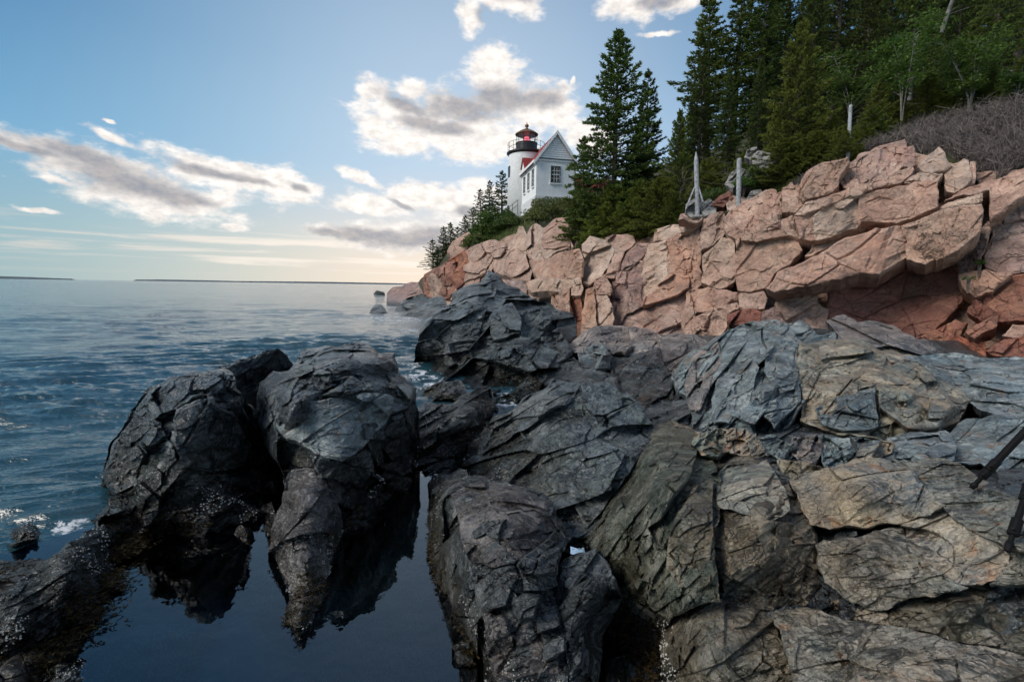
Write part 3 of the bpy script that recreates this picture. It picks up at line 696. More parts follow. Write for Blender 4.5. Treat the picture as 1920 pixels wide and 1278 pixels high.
slab('pink', [(1037,543),(1067,540),(1073,586),(1062,597),(1042,582),(1035,563)], .90, 'block', 6, 1.2, name='rock_pillar')
slab('pale', [(1071,527),(1089,521),(1092,540),(1088,552),(1072,552)], .905, 'block', 5, 1.2, name='rock_pillar')
slab('red', [(1072,554),(1089,553),(1090,632),(1078,632),(1073,590)], .925, 'block', 4, 1.0, name='rock_pillar')
slab('pink', [(1097,545),(1112,540),(1116,585),(1115,625),(1094,632),(1092,586)], .915, 'block', 6, 1.0, name='rock_pillar')
slab('pale', [(1116,553),(1138,555),(1148,575),(1147,616),(1116,618),(1114,586)], .925, 'block', 7, 1.0, 'pale weathered pillar block', name='rock_pillar')
slab('pink', [(1117,527),(1133,516),(1145,536),(1143,552),(1116,551)], .925, 'block', 6, .8, name='rock_pillar')
# middle wall
slab('pale', [(1092,460),(1106,444),(1136,451),(1150,470),(1140,500),(1128,517),(1106,534),(1094,527),(1090,490)], .95, 'granite', 9)
slab('pink', [(1136,447),(1162,442),(1186,442),(1190,456),(1170,472),(1162,505),(1152,520),(1131,517),(1142,498),(1150,470)], .95, 'granite', 9)
slab('mauve', [(1163,508),(1174,478),(1190,458),(1216,458),(1214,480),(1204,518),(1200,550),(1205,572),(1175,586),(1154,614),(1148,575),(1150,524)], .965, 'ribbed', 6, n=(-.93,.1,.35), amp=1.2)
slab('pale', [(1216,460),(1250,451),(1251,515),(1232,540),(1208,563),(1201,545),(1208,505)], .965, 'granite', 6)
slab('pink', [(1250,451),(1280,438),(1310,424),(1313,449),(1311,504),(1291,513),(1253,516)], .965, 'ribbed', 6)
slab('pink', [(1253,517),(1289,517),(1289,539),(1253,556),(1207,572),(1206,564),(1232,542)], .955, 'granite', 6, lab='orange stained overhanging slab')
slab('mauve', [(1207,575),(1253,559),(1287,546),(1281,595),(1292,630),(1232,624),(1202,619),(1154,617),(1175,588)], .985, 'granite', 5)
slab('pink', [(1290,518),(1313,505),(1315,536),(1308,541),(1305,582),(1297,630),(1283,630),(1281,595),(1288,545)], .97, 'ribbed', 5)
slab('pink', [(1276,410),(1300,403),(1318,405),(1315,419),(1291,431),(1278,435)], .95, 'block', 5, .6)
slab('pale', [(1230,430),(1252,425),(1276,422),(1277,436),(1250,448),(1226,454)], .965, 'block', 5, .6)
slab('pink', [(1317,412),(1338,402),(1356,398),(1366,424),(1353,444),(1337,458),(1317,466),(1314,440)], .955, 'block', 7, .8)
slab('pink', [(1357,412),(1370,394),(1395,379),(1425,363),(1453,356),(1459,372),(1461,427),(1436,434),(1378,445),(1366,439)], .94, 'ribbed', 9, lab='rib-jointed pink slab under the second fence post', amp=1.2)
slab('pink', [(1318,480),(1353,446),(1374,448),(1379,481),(1376,527),(1344,539),(1328,533),(1316,527)], .955, 'granite', 7)
slab('pink', [(1380,447),(1413,438),(1461,430),(1498,449),(1503,470),(1482,493),(1459,506),(1437,538),(1404,546),(1386,543),(1380,518)], .945, 'granite', 13)
slab('pink', [(1309,543),(1331,538),(1344,542),(1383,548),(1382,562),(1351,578),(1308,584)], .965, 'granite', 6)
slab('red', [(1365,589),(1385,584),(1413,580),(1427,586),(1425,605),(1404,619),(1381,622),(1365,602)], .90, 'granite', 12, .7, 'rounded reddish boulder at the cliff foot', name='fallen_block')
slab('pink', [(1299,600),(1340,582),(1381,568),(1384,580),(1366,588),(1363,608),(1346,632),(1299,632)], .93, 'ribbed', 7)
slab('pink', [(1387,550),(1431,546),(1437,560),(1431,578),(1404,580),(1384,580)], .95, 'granite', 7)
slab('mauve', [(1430,585),(1452,575),(1474,605),(1474,625),(1425,618),(1428,600)], .95, 'block', 5)
# right part: tilted slabs
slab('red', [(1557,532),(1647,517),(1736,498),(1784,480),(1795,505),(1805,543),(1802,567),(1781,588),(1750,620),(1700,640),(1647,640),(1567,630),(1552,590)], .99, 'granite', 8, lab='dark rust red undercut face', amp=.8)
slab('pink', [(1457,548),(1533,536),(1530,567),(1552,579),(1552,622),(1474,610),(1454,571)], .975, 'granite', 7)
slab('pale', [(1509,481),(1530,452),(1609,428),(1681,420),(1757,390),(1840,360),(1838,384),(1750,400),(1640,426),(1585,446),(1526,479)], .93, 'granite', 6)
slab('pink', [(1437,540),(1460,509),(1526,481),(1585,447),(1640,428),(1690,425),(1702,450),(1700,484),(1647,515),(1619,512),(1578,522),(1533,533),(1452,547)], .895, 'granite', 12, 1.0, 'long tongue of pale pink granite', amp=.8)
slab('pink', [(1690,424),(1750,402),(1839,384),(1842,405),(1837,433),(1784,474),(1736,495),(1702,486),(1704,450)], .89, 'ribbed', 11, 1.0, 'mauve pink end of the long granite tongue', amp=.9)
slab('mauve', [(1784,478),(1836,435),(1852,415),(1862,425),(1845,470),(1820,508),(1800,512)], .955, 'ribbed', 6)
slab('pale', [(1531,450),(1527,405),(1542,391),(1564,378),(1610,366),(1613,400),(1606,428),(1560,443)], .915, 'granite', 9)
slab('pink', [(1612,366),(1660,356),(1695,350),(1740,338),(1757,342),(1757,388),(1681,418),(1619,414),(1609,426)], .91, 'granite', 8)
slab('pink', [(1574,340),(1592,309),(1612,289),(1650,275),(1695,262),(1698,284),(1694,302),(1678,323),(1633,340),(1585,352)], [(1574,340,13.9),(1612,289,14.4),(1695,262,14.4),(1694,302,13.6),(1633,340,13.4),(1585,352,13.6)], 'ribbed', 10, 1.2, 'large smooth slab at the cliff top below the dry brush')
slab('pink', [(1498,354),(1509,330),(1536,309),(1590,294),(1592,308),(1571,337),(1571,350),(1540,366),(1509,378)], .925, 'ribbed', 9)
slab('pink', [(1468,354),(1485,342),(1498,357),(1510,381),(1492,398),(1468,398)], .94, 'block', 7)
slab('pink', [(1557,366),(1598,348),(1636,341),(1633,357),(1605,367),(1561,380)], .905, 'block', 5)
slab('pink', [(1512,380),(1556,367),(1560,381),(1543,391),(1509,402),(1491,403)], .91, 'block', 5)
slab('pink', [(1461,412),(1485,404),(1492,436),(1502,447),(1463,433)], .935, 'block', 6)
slab('pink', [(1490,404),(1541,392),(1531,420),(1528,449),(1500,447)], .92, 'granite', 7)
slab('pale', [(1722,312),(1742,292),(1760,276),(1771,288),(1784,311),(1771,319),(1750,323),(1733,322)], [(1722,312,13),(1760,276,13.3),(1784,311,12.8),(1750,323,12.7)], 'granite', 6, .7, 'pale pyramid-shaped block')
slab('pale', [(1772,326),(1788,309),(1806,299),(1815,302),(1819,338),(1790,360),(1776,357)], [(1772,326,12.7),(1806,299,12.9),(1819,338,12.2),(1776,357,12.2)], 'granite', 6, .7)
slab('pink', [(1819,305),(1829,305),(1827,340),(1812,352)], [(1819,305,12.7),(1829,305,12.6),(1812,352,12.3)], 'block', 3, .5)
slab('pink', [(1636,344),(1680,322),(1709,312),(1713,319),(1690,340),(1640,354)], .925, 'block', 5)
slab('pale', [(1695,344),(1726,324),(1767,326),(1757,341),(1715,347)], .93, 'block', 4)
slab('mauve', [(1695,278),(1712,274),(1715,309),(1690,313)], .97, 'block', 4)
slab('pink', [(1768,378),(1800,358),(1839,345),(1869,338),(1930,311),(2050,290),(2050,345),(1922,369),(1858,412),(1857,356),(1820,366)], [(1768,378,12.0),(1869,338,11.8),(2050,290,10.8),(2050,345,10.2),(1858,412,11.2),(1820,366,11.7)], 'granite', 9, 1.0, 'long tilted slab leaving the frame at the right')
slab('mauve', [(1855,418),(1890,392),(1960,350),(2050,340),(2050,505),(1960,505),(1898,512),(1850,502),(1846,481),(1864,440)], .965, 'granite', 9)
slab('pink', [(1798,514),(1850,506),(1898,515),(1860,546),(1829,557),(1806,540)], .95, 'granite', 7)
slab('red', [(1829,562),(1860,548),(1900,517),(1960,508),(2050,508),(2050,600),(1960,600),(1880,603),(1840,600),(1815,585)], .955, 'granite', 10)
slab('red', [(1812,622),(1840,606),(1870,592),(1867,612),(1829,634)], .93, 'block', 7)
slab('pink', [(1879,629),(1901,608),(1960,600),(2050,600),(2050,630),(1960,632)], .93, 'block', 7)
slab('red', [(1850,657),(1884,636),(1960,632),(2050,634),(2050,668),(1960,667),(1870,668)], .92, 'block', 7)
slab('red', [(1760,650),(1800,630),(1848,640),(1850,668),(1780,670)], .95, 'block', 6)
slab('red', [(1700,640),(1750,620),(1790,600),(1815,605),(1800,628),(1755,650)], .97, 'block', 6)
# far headland by the water
g2 = 'headland ledges beyond the cliff'
def zc(*p): return [Zc(*q) if len(q) == 3 and q[2] < 6 and not isinstance(q[2], int) else q for q in p]
rock('shore_ledge', 'mauve', [(729,565),(730,550),(739,541),(762,536),(796,527),(812,540),(812,580),(780,582),(745,584),(735,577)], [Zc(735,577,-.1), Zc(780,582,-.1), (739,541,68), (796,527,62), (812,560,50)], 'block', 8, 4, label='brown headland ledge farthest along the shore', cat='rock ledge', group=g2)
rock('shore_ledge', 'slatefar', [(744,580),(756,569),(776,559),(796,552),(803,570),(785,582),(762,588),(748,585)], [Zc(748,585,-.1), Zc(785,584,-.1), (776,559,47), (796,552,46)], 'slate', 6, 2, label='dark boulder ledge below the red headland face', cat='rock ledge', group=g2)
rock('shore_ledge', 'slatefar', [(756,590),(776,582),(803,563),(828,559),(835,580),(815,605),(778,602),(760,597)], [Zc(760,598,-.1), Zc(805,606,-.1), (803,563,38), (828,559,36)], 'strata', 6, 2, label='wet black ledge running into the sea beside the large dark outcrop', cat='rock ledge', group=g2)
rock('sea_rock', 'slate', [(694,592),(700,580),(706,574),(714,575),(722,586),(728,592)], [Zc(694,592,-.1), Zc(728,592,-.1), (706,574,39.5), (714,575,39)], 'block', 5, 2, label='small dark rock standing alone in the water', cat='rock')
rock('sea_rock', 'slate', [(703,552),(709,547),(716,549),(719,553)], [Zc(703,552.5,-.1), Zc(719,553.5,-.1), (709,547,105)], 'block', 2, 2, label='tiny far rock awash beyond the lone dark rock', cat='rock')

# ------------------------------------------------------------------ hill behind the cliff edge
edge = [(p[0], p[1], p[2]) for p in CT]
edge[0] = (775, 545, 75); edge[1] = (802, 528, 46.5); edge[2] = (850, 500, 42.5)
E3 = np.array([at(p[0], p[1] + 4, p[2] + .35) for p in edge])
extra = [(985,404,54),(1040,384,47.2),(1075,377,50),(905,428,50),(862,452,51),(815,500,53),(1150,425,24),(1160,405,32),(1230,400,24),(1300,345,24),(1330,372,19),(1420,350,18),(1500,290,20),(1700,232,18),(1900,200,15),(1850,225,15.2),(1650,262,16.5),(2150,190,14)]
X3 = [at(*p) for p in extra]
for px, Y, z in [(1100,62,14),(1200,50,14),(1300,40,13),(1500,34,15),(1700,30,15.5),(1900,28,15.5),(2200,26,15),(1000,75,12),(900,75,7),(850,80,5),(800,90,3),(1300,70,20),(1700,60,24),(2200,55,25)]:
    X3.append(np.array([(px - CX) / F * Y, Y, z]))
HP = np.concatenate([E3, np.array(X3)])
_hf = rbf_fit(HP[:, :2] * 10, HP[:, 2], .0)
def hill_z(x, y):
    q = np.stack([np.atleast_1d(x), np.atleast_1d(y)], 1) * 10
    return _hf(q)
def on_hill(px, py, far=60.0):
    """where the line of sight to a surveyed point meets the hillside"""
    px = np.atleast_1d(np.asarray(px, float)); py = np.atleast_1d(np.asarray(py, float)); best = np.full(len(px), np.nan)
    for Y in np.arange(9.5, far, .35):
        P = at(px, py, np.full(len(px), Y)); m = np.isnan(best) & (P[:, 2] < hill_z(P[:, 0], P[:, 1]))
        edge_y = np.interp(P[:, 0], E3[:, 0], E3[:, 1]); m &= Y > edge_y
        best[m] = Y - .15
    best[np.isnan(best)] = np.nanmedian(best) if np.isfinite(best).any() else 17.0
    return at(px, py, best), best
def build_hill():
    # rows run back from the cliff edge
    nu, nv = 260, 90
    s = np.linspace(0, len(E3) - 1, nu); i = np.minimum(s.astype(int), len(E3) - 2); f_ = (s - i)[:, None]
    e = E3[i] * (1 - f_) + E3[i + 1] * f_
    dirs = e[:, :2] / np.linalg.norm(e[:, :2], axis=1, keepdims=True)
    dirs = dirs * .8 + np.array([.55, .45]); dirs /= np.linalg.norm(dirs, axis=1, keepdims=True)
    v = (np.linspace(0, 1, nv) ** 1.8) * 70
    xy = e[None, :, :2] + dirs[None] * v[:, None, None]
    X, Y = xy[..., 0].ravel(), xy[..., 1].ravel()
    z = hill_z(X, Y); P = np.stack([X, Y, z], 1)
    vv = np.repeat(v, nu); a = np.clip(vv / 2, 0, 1)
    P[:, 2] += a * (.25 * fbm(P / 1.7, 4, 5) + .10 * fbm(P / .5, 3, 6)) - .15
    # front row dips under the cliff
    V = P.reshape(nv, nu, 3); low = V[0].copy(); low[:, 2] -= 2.0
    V = np.concatenate([low[None], V]).reshape(-1, 3); nv2 = nv + 1
    I = np.arange(nv2 * nu).reshape(nv2, nu)
    Q = np.stack([I[:-1, :-1], I[:-1, 1:], I[1:, 1:], I[1:, :-1]], -1).reshape(-1, 4)
    return obj('hillside', mesh('hillside', V, Q, M['soil'], True), kind='structure', label='wooded hillside rising behind the cliff edge')
hill = build_hill()
# ------------------------------------------------------------------ shore bedrock and the dark outcrops
def CZ(*L):                               # control points: (px, py, 'z', height) or (px, py, Y)
    return [Zc(p[0], p[1], p[3]) if len(p) == 4 else p for p in L]
z = 'z'
shore = rock('shore_bedrock', 'slate', [(1010,700),(1100,640),(1300,630),(1500,620),(1750,640),(1960,650),(2150,660),(2250,1000),(2250,1340),(1060,1340),(1000,1150),(930,1000),(900,900),(960,800)],
     CZ((1010,700,z,0.1),(1100,640,13.3),(1300,630,12.5),(1500,620,11.5),(1750,640,10.5),(2150,660,9),(1010,800,z,-.1),(1000,1000,z,-.15),(1060,1340,z,-.2),(1200,900,z,.35),(1200,1250,z,-.12),(1300,800,z,.6),(1300,1050,z,.62),(1450,900,z,.93),(1600,1000,z,.86),(1600,1150,z,.68),(1600,1340,z,.5),(1900,1000,z,1.02),(2250,1340,z,.8),(1450,760,z,.55),(1700,750,z,.45),(1850,720,z,.6),(2150,800,z,.6),(1900,860,z,.8),(1320,720,z,.3)),
     'schist', 4, .6, kind='structure', sp=4.5, amp=.9)
shore['label'] = 'dark fissured bedrock between the outcrops'
R_ = rock
def outc(name, mat, poly, ctrl, style, r, th, lab, cat='rock', **kw):
    return rock(name, mat, poly, CZ(*ctrl), style, r, th, label=lab, cat=cat, **kw)
# M1 big dark outcrop below the lighthouse
big = outc('rock_outcrop', 'slatefar', [(779,680),(783,650),(799,603),(825,581),(856,563),(850,553),(903,532),(915,510),(936,519),(943,532),(978,551),(1006,567),(1031,572),(1069,590),(1076,631),(1060,655),(1040,700),(1010,735),(985,772),(930,772),(870,752),(815,742),(779,705)],
   [(779,690,z,-.02),(815,730,z,-.05),(870,742,z,-.05),(930,768,z,-.1),(985,770,z,-.1),(783,650,12.9),(799,603,13.8),(825,583,15),(856,563,16.5),(915,510,19),(936,519,18.6),(1006,567,16),(1069,590,14.5),(1076,640,13.2),(900,600,13.6),(850,640,12.6),(950,660,11.6),(1010,660,12.2),(880,700,11.6),(960,720,10.9),(1000,600,13.2),(870,570,15)],
   'slate', 16, 3, 'massive dark grey outcrop rising from the water below the lighthouse cliff', amp=1.15)
rock('joint_block', 'slatefar', [(921,591),(940,577),(959,569),(968,582),(975,596),(975,622),(950,630),(928,635),(921,625)], [(921,591,13.2),(959,569,13.5),(975,610,12.2),(928,635,12.2)], 'block', 6, .8, parent=big)
rock('joint_block', 'slatefar', [(976,590),(1000,578),(1030,576),(1034,600),(1010,632),(985,650),(974,640)], [(976,590,13.1),(1030,576,13.7),(1010,632,12.2),(974,640,11.9)], 'block', 8, .8, parent=big)
rock('joint_block', 'slatefar', [(856,563),(880,548),(903,534),(930,540),(925,556),(890,568),(862,580)], [(856,563,15.6),(903,534,16.6),(930,540,16.2),(890,568,14.4)], 'strata', 7, .8, parent=big)
# rocks to its right
outc('rock', 'slate', [(1018,634),(1040,622),(1052,628),(1066,647),(1070,665),(1050,680),(1020,675)], [(1018,634,12),(1040,622,12.2),(1066,647,11.6),(1050,678,10.9),(1020,675,11)], 'slate', 8, 1, 'dark angular rock wedged beside the large outcrop')
outc('rock', 'slate', [(1016,682),(1040,668),(1069,664),(1094,686),(1125,695),(1156,704),(1160,735),(1084,735),(1040,724),(1010,705)], [(1016,682,10.6),(1069,664,11),(1125,695,9.6),(1156,704,9.2),(1160,735,8.4),(1040,724,8.9)], 'schist', 10, 1, 'low jumble of black stone above the smooth mound')
outc('rock', 'greypink', [(1072,644),(1090,630),(1112,617),(1150,614),(1178,616),(1190,640),(1170,665),(1150,662),(1130,652),(1100,660),(1080,660)], [(1072,644,12.2),(1112,617,13),(1178,616,13),(1150,662,11.2),(1080,660,11.2)], 'schist', 10, 1.5, 'rounded grey pink rock at the foot of the cliff pillars')
outc('rock', 'blue', [(1086,660),(1110,652),(1131,650),(1144,668),(1141,690),(1116,694),(1090,680)], [(1086,660,11),(1131,650,11.2),(1141,690,10),(1090,680,10.2)], 'slate', 9, 1, 'blue grey faceted stone between two rounded rocks')
outc('rock', 'greypink', [(1168,668),(1186,640),(1180,618),(1210,620),(1238,632),(1242,655),(1212,662),(1180,680),(1158,690)], [(1168,668,11),(1180,618,12.6),(1238,632,12),(1212,662,10.8),(1158,690,10)], 'schist', 9, 1.3, 'ridged grey brown rock under the mauve cliff face')
outc('rock', 'stack', [(1147,692),(1178,676),(1210,664),(1235,654),(1244,690),(1275,732),(1272,764),(1228,778),(1194,756),(1157,722)], [(1147,692,9.8),(1235,654,10.6),(1275,732,8.2),(1228,775,7),(1194,756,7.2),(1157,722,8.6)], 'steep', 14, 1.5, 'black steep-sided rock with parallel ribs behind the smooth mound')
outc('rock', 'greypink', [(1238,637),(1270,628),(1303,631),(1335,645),(1318,664),(1292,676),(1268,704),(1243,690)], [(1238,637,11.6),(1303,631,11.6),(1335,645,10.8),(1292,676,9.8),(1243,690,9.8)], 'schist', 10, 1.3, 'low cracked brown rock left of the blue grey crag')
outc('rock', 'slate', [(1262,712),(1285,690),(1310,680),(1315,700),(1300,740),(1290,790),(1270,800),(1255,770),(1272,740)], [(1262,712,8.8),(1310,680,8.8),(1300,740,7.4),(1270,800,5.9)], 'slate', 9, 1, 'narrow dark rock leaning against the blue grey crag')
# smooth mound
mnd = outc('rock_mound', 'slatefar', [(868,885),(884,830),(928,784),(972,766),(990,745),(1040,716),(1085,722),(1128,719),(1165,740),(1194,757),(1219,795),(1224,820),(1194,863),(1180,892),(1140,955),(1107,1004),(1065,1010),(1042,991),(1022,930),(990,915),(950,907),(905,895)],
   [(868,885,z,.0),(928,784,z,.45),(990,745,z,.8),(1040,716,6.3),(1128,719,6.2),(1194,757,5.7),(1224,820,5.2),(1180,892,4.3),(1107,1004,z,.27),(1042,991,z,.22),(950,907,z,.30),(1060,830,5.0),(1120,900,4.35),(980,850,5.3),(1130,780,5.5)],
   'slab', 14, .8, 'smooth dark slate mound sloping to the tide pool in the centre', amp=1.0, n=(-.3,.3,.95))
# foreground left of centre
ctr = outc('foreground_rock', 'slate', [(803,955),(811,925),(839,903),(875,896),(911,897),(950,908),(1022,931),(1040,968),(1068,1010),(1048,1038),(1040,1085),(1040,1128),(1058,1180),(1062,1340),(925,1340),(905,1280),(891,1230),(868,1200),(845,1171),(832,1132),(812,1095),(803,1056),(806,1000)],
   [(803,990,z,-.05),(803,1056,z,-.05),(832,1132,z,-.05),(868,1200,z,-.06),(891,1230,z,-.06),(925,1340,z,-.1),(850,935,z,.5),(862,1000,z,.5),(880,1080,z,.45),(910,1180,z,.38),(950,1290,z,.34),(911,897,z,.42),(811,925,z,.1),(1022,931,z,.52),(1068,1010,z,.42),(960,980,z,.68),(950,1080,z,.62),(1040,1128,z,.40),(1062,1340,z,.2)],
   'slate', 10, .8, 'broad dark foreground rock with a steep barnacled side beside the blue pool', amp=.9)
outc('foreground_rock', 'slate', [(1061,1050),(1085,1040),(1117,1031),(1143,1069),(1161,1115),(1140,1165),(1127,1200),(1120,1340),(1068,1340),(1062,1180),(1042,1128),(1045,1085)],
   [(1061,1050,z,.45),(1117,1031,z,.5),(1161,1115,z,.42),(1127,1200,z,.22),(1120,1340,z,.1),(1068,1340,z,.2),(1042,1128,z,.42),(1100,1110,z,.62),(1095,1220,z,.42)],
   'steep', 12, .6, 'narrow twisted rock spur below the tiny puddle')
outc('boulder', 'slate', [(850,1215),(864,1206),(878,1208),(886,1240),(868,1258),(852,1248)], [(850,1215,z,.06),(878,1208,z,.08),(868,1258,z,-.03),(852,1248,z,-.02)], 'block', 8, .2, 'small round stone half in the pool beside yellow weed', 'boulder')
outc('rock', 'slate', [(806,905),(820,885),(845,877),(870,882),(874,899),(840,906),(812,928)], [(806,905,z,.0),(820,885,z,.06),(870,882,z,.25),(874,899,z,.28),(812,928,z,.05)], 'schist', 6, .4, 'cluster of broken stone at the upper corner of the broad foreground rock')
# central green black ribs
rdg = outc('rock_ridge', 'green', [(1224,800),(1262,790),(1300,815),(1330,850),(1350,905),(1345,960),(1335,1000),(1342,1080),(1348,1125),(1300,1135),(1262,1150),(1240,1200),(1236,1340),(1150,1340),(1128,1200),(1162,1110),(1146,1069),(1115,1030),(1078,1012),(1109,1004),(1138,957),(1182,893),(1222,825)],
   [(1224,800,5.5),(1262,790,5.8),(1330,850,4.3),(1345,960,z,.95),(1342,1080,z,.85),(1300,1135,z,.68),(1240,1200,z,.1),(1236,1340,z,.1),(1150,1340,z,-.1),(1162,1110,z,.25),(1115,1030,z,.35),(1109,1004,z,.33),(1182,893,4.35),(1250,900,z,1.0),(1220,1000,z,.78),(1260,1060,z,.72),(1190,1100,z,.4),(1200,1180,z,.12)],
   'steep', 10, .7, 'green black ribbed rock ridge leaning to the right of the smooth mound', amp=1.15)
# blue crag
crb = outc('crag', 'blue', [(1262,708),(1280,680),(1304,658),(1350,633),(1385,614),(1410,605),(1440,603),(1462,606),(1485,626),(1502,644),(1499,697),(1507,752),(1481,789),(1440,826),(1405,814),(1385,806),(1357,808),(1330,818),(1307,816),(1300,771),(1290,740)],
   [(1262,708,8.2),(1304,658,8.6),(1350,633,8.6),(1410,605,8.8),(1462,606,8.6),(1502,644,7.6),(1499,697,6.6),(1507,752,5.7),(1440,826,4.9),(1392,800,5.1),(1330,816,5.3),(1307,816,5.4),(1400,680,6.8),(1440,720,6.0),(1350,700,7.0),(1300,750,6.8),(1460,650,7.4)],
   'steep', 14, 1.5, 'blue grey crag with columnar joints under the pink cliff', amp=1.25)
crw = outc('crag', 'brown', [(1503,642),(1530,645),(1552,640),(1601,636),(1630,645),(1651,661),(1690,668),(1722,676),(1752,700),(1790,728),(1816,750),(1800,775),(1766,808),(1720,812),(1700,809),(1658,826),(1594,809),(1545,802),(1504,786),(1509,750),(1500,697)],
   [(1503,642,7.6),(1552,640,7.9),(1601,636,7.9),(1651,661,7.4),(1722,676,7.2),(1816,750,5.9),(1766,808,4.9),(1700,809,4.6),(1658,826,4.6),(1594,809,4.7),(1504,786,5.3),(1500,697,6.6),(1560,720,6.1),(1650,720,5.7),(1720,740,5.6),(1600,780,5.1)],
   'schist', 14, 1.5, 'rounded brown crag crossed by orange veins right of the blue grey crag', amp=.95)
outc('rock', 'blue', [(1480,608),(1502,602),(1520,612),(1537,626),(1565,622),(1590,627),(1598,640),(1545,650),(1502,644)], [(1480,608,8.9),(1502,602,9.1),(1590,627,8.6),(1545,650,7.9),(1502,644,8.0)], 'schist', 8, 1, 'small blue stones capping the gap between the two crags')
outc('rock', 'greypink', [(1552,602),(1570,594),(1587,591),(1612,606),(1650,608),(1672,612),(1700,626),(1736,637),(1752,651),(1748,664),(1700,670),(1651,664),(1594,640),(1570,620)], [(1552,602,9.3),(1587,591,9.5),(1672,612,9.2),(1752,651,8.4),(1700,670,7.6),(1651,664,7.6),(1594,640,8.2)], 'strata', 9, 1.2, 'pale pinkish laminated ledge above the brown crag', n=(.42,.3,.9), amp=1.2)
outc('rock', 'blue', [(1651,667),(1700,668),(1764,664),(1814,667),(1835,674),(1900,670),(1960,668),(2100,668),(2100,780),(1960,775),(1895,780),(1840,765),(1807,748),(1780,722),(1750,702),(1722,680)], [(1651,667,7.3),(1764,664,7.5),(1900,670,7.2),(2100,668,6.6),(2100,780,4.8),(1895,780,5.0),(1807,748,5.9),(1722,680,6.9),(1850,720,6.0)], 'strata', 8, 1.2, 'long blue grey layered ledge running off the right edge', n=(.2,.3,.97), amp=1.2)
outc('rock', 'blue', [(1786,812),(1800,795),(1814,787),(1870,780),(1960,778),(2100,785),(2100,960),(1960,930),(1880,885),(1842,865),(1792,866),(1780,835)], [(1786,812,4.8),(1870,780,4.9),(2100,785,4.3),(2100,960,3.0),(1960,930,3.2),(1842,865,3.8),(1792,866,3.9),(1900,830,4.2)], 'schist', 12, 1, 'grey green rock behind the black tripod leg', amp=.9)
outc('rock', 'blue', [(1594,815),(1660,826),(1705,810),(1770,808),(1790,835),(1784,862),(1740,868),(1694,864),(1650,862),(1620,850)], [(1594,815,4.5),(1705,810,4.6),(1790,835,4.2),(1784,862,3.7),(1650,862,3.8)], 'rubble', 7, .6, 'dark broken shelf under the brown crag')
# rubble band, separate stones
rub = [([(1304,812),(1340,806),(1364,808),(1368,838),(1346,855),(1318,850),(1300,832)], 'brown', 'jointed brown stone below the blue crag'),
       ([(1365,808),(1395,806),(1425,822),(1432,845),(1400,850),(1370,846)], 'tan', 'tan angular stone in the rubble gully, left one'),
       ([(1428,822),(1455,818),(1488,832),(1492,850),(1470,862),(1440,852)], 'blue', 'pale blue grey stone in the middle of the rubble gully'),
       ([(1488,822),(1530,816),(1545,838),(1540,862),(1505,872),(1488,850)], 'greypink', 'pinkish split stone in the rubble gully'),
       ([(1545,818),(1590,822),(1600,845),(1580,868),(1548,872),(1542,845)], 'blue', 'blue splintered stone left of the tan ledge'),
       ([(1598,850),(1622,838),(1650,828),(1675,832),(1668,848),(1640,862),(1600,866)], 'tan', 'light tan wedge stone on top of the ochre rock'),
       ([(1460,862),(1492,868),(1535,874),(1540,892),(1500,902),(1478,890)], 'brown', 'dark brown stone at the lower edge of the rubble gully')]
for i, (pl, mt, lb) in enumerate(rub):
    cx = sum(p[0] for p in pl) / len(pl); cy = sum(p[1] for p in pl) / len(pl)
    outc('stone', mt, pl, [(x + (x - cx) * .12, y + (y - cy) * .2, z, .92 + .06 * ((cy - y) / 30) + .05 * ((x - 1400) / 200) + (.0 if y > cy else .06)) for x, y in pl], 'rubble', 4, .5, lb, 'stone', group='stones in the rubble gully', amp=1.1)
outc('rock', 'olive', [(1222,830),(1262,792),(1305,812),(1320,848),(1350,856),(1345,872),(1322,880),(1290,860),(1262,870),(1240,850)], [(1222,830,5.0),(1262,792,5.7),(1305,812,5.2),(1345,872,4.1),(1262,870,4.5)], 'rubble', 8, .6, 'dark crumbly rock where the mound meets the ribbed ridge')
# ochre rock and right planks
outc('rock', 'tan', [(1594,869),(1620,862),(1651,862),(1693,869),(1715,892),(1736,920),(1766,948),(1740,964),(1700,974),(1683,979),(1620,986),(1559,989),(1523,982),(1506,952),(1484,899),(1523,888),(1560,878)],
   [(1594,869,z,1.16),(1651,862,z,1.18),(1693,869,z,1.18),(1766,948,z,1.18),(1683,979,z,1.02),(1559,989,z,.95),(1506,952,z,.98),(1484,899,z,1.02),(1610,930,z,1.14)],
   'granite', 9, .4, 'ochre and blue lichen-stained rock in the middle of the right foreground', amp=1.0)
outc('rock', 'plank', [(1694,866),(1740,860),(1782,864),(1821,886),(1856,909),(1920,938),(1990,965),(2100,1010),(2100,1080),(1960,1045),(1850,1004),(1800,975),(1766,948),(1738,918),(1716,892)],
   [(1694,866,z,1.2),(1782,864,z,1.26),(1920,938,z,1.3),(2100,1010,z,1.35),(2100,1080,z,1.28),(1850,1004,z,1.18),(1738,918,z,1.16)], 'strata', 5, .4, 'smooth laminated slab under the foot of the tripod leg', n=(.1,.2,.98), amp=.6)
outc('rock', 'tan', [(1690,982),(1742,966),(1766,950),(1800,978),(1850,1010),(1890,1040),(1880,1075),(1840,1092),(1790,1090),(1740,1060),(1700,1020)],
   [(1690,982,z,1.0),(1766,950,z,1.12),(1850,1010,z,1.15),(1880,1075,z,1.05),(1790,1090,z,.95),(1700,1020,z,.98)], 'granite', 6, .4, 'orange crusted cracked rock left of the lower tripod foot')
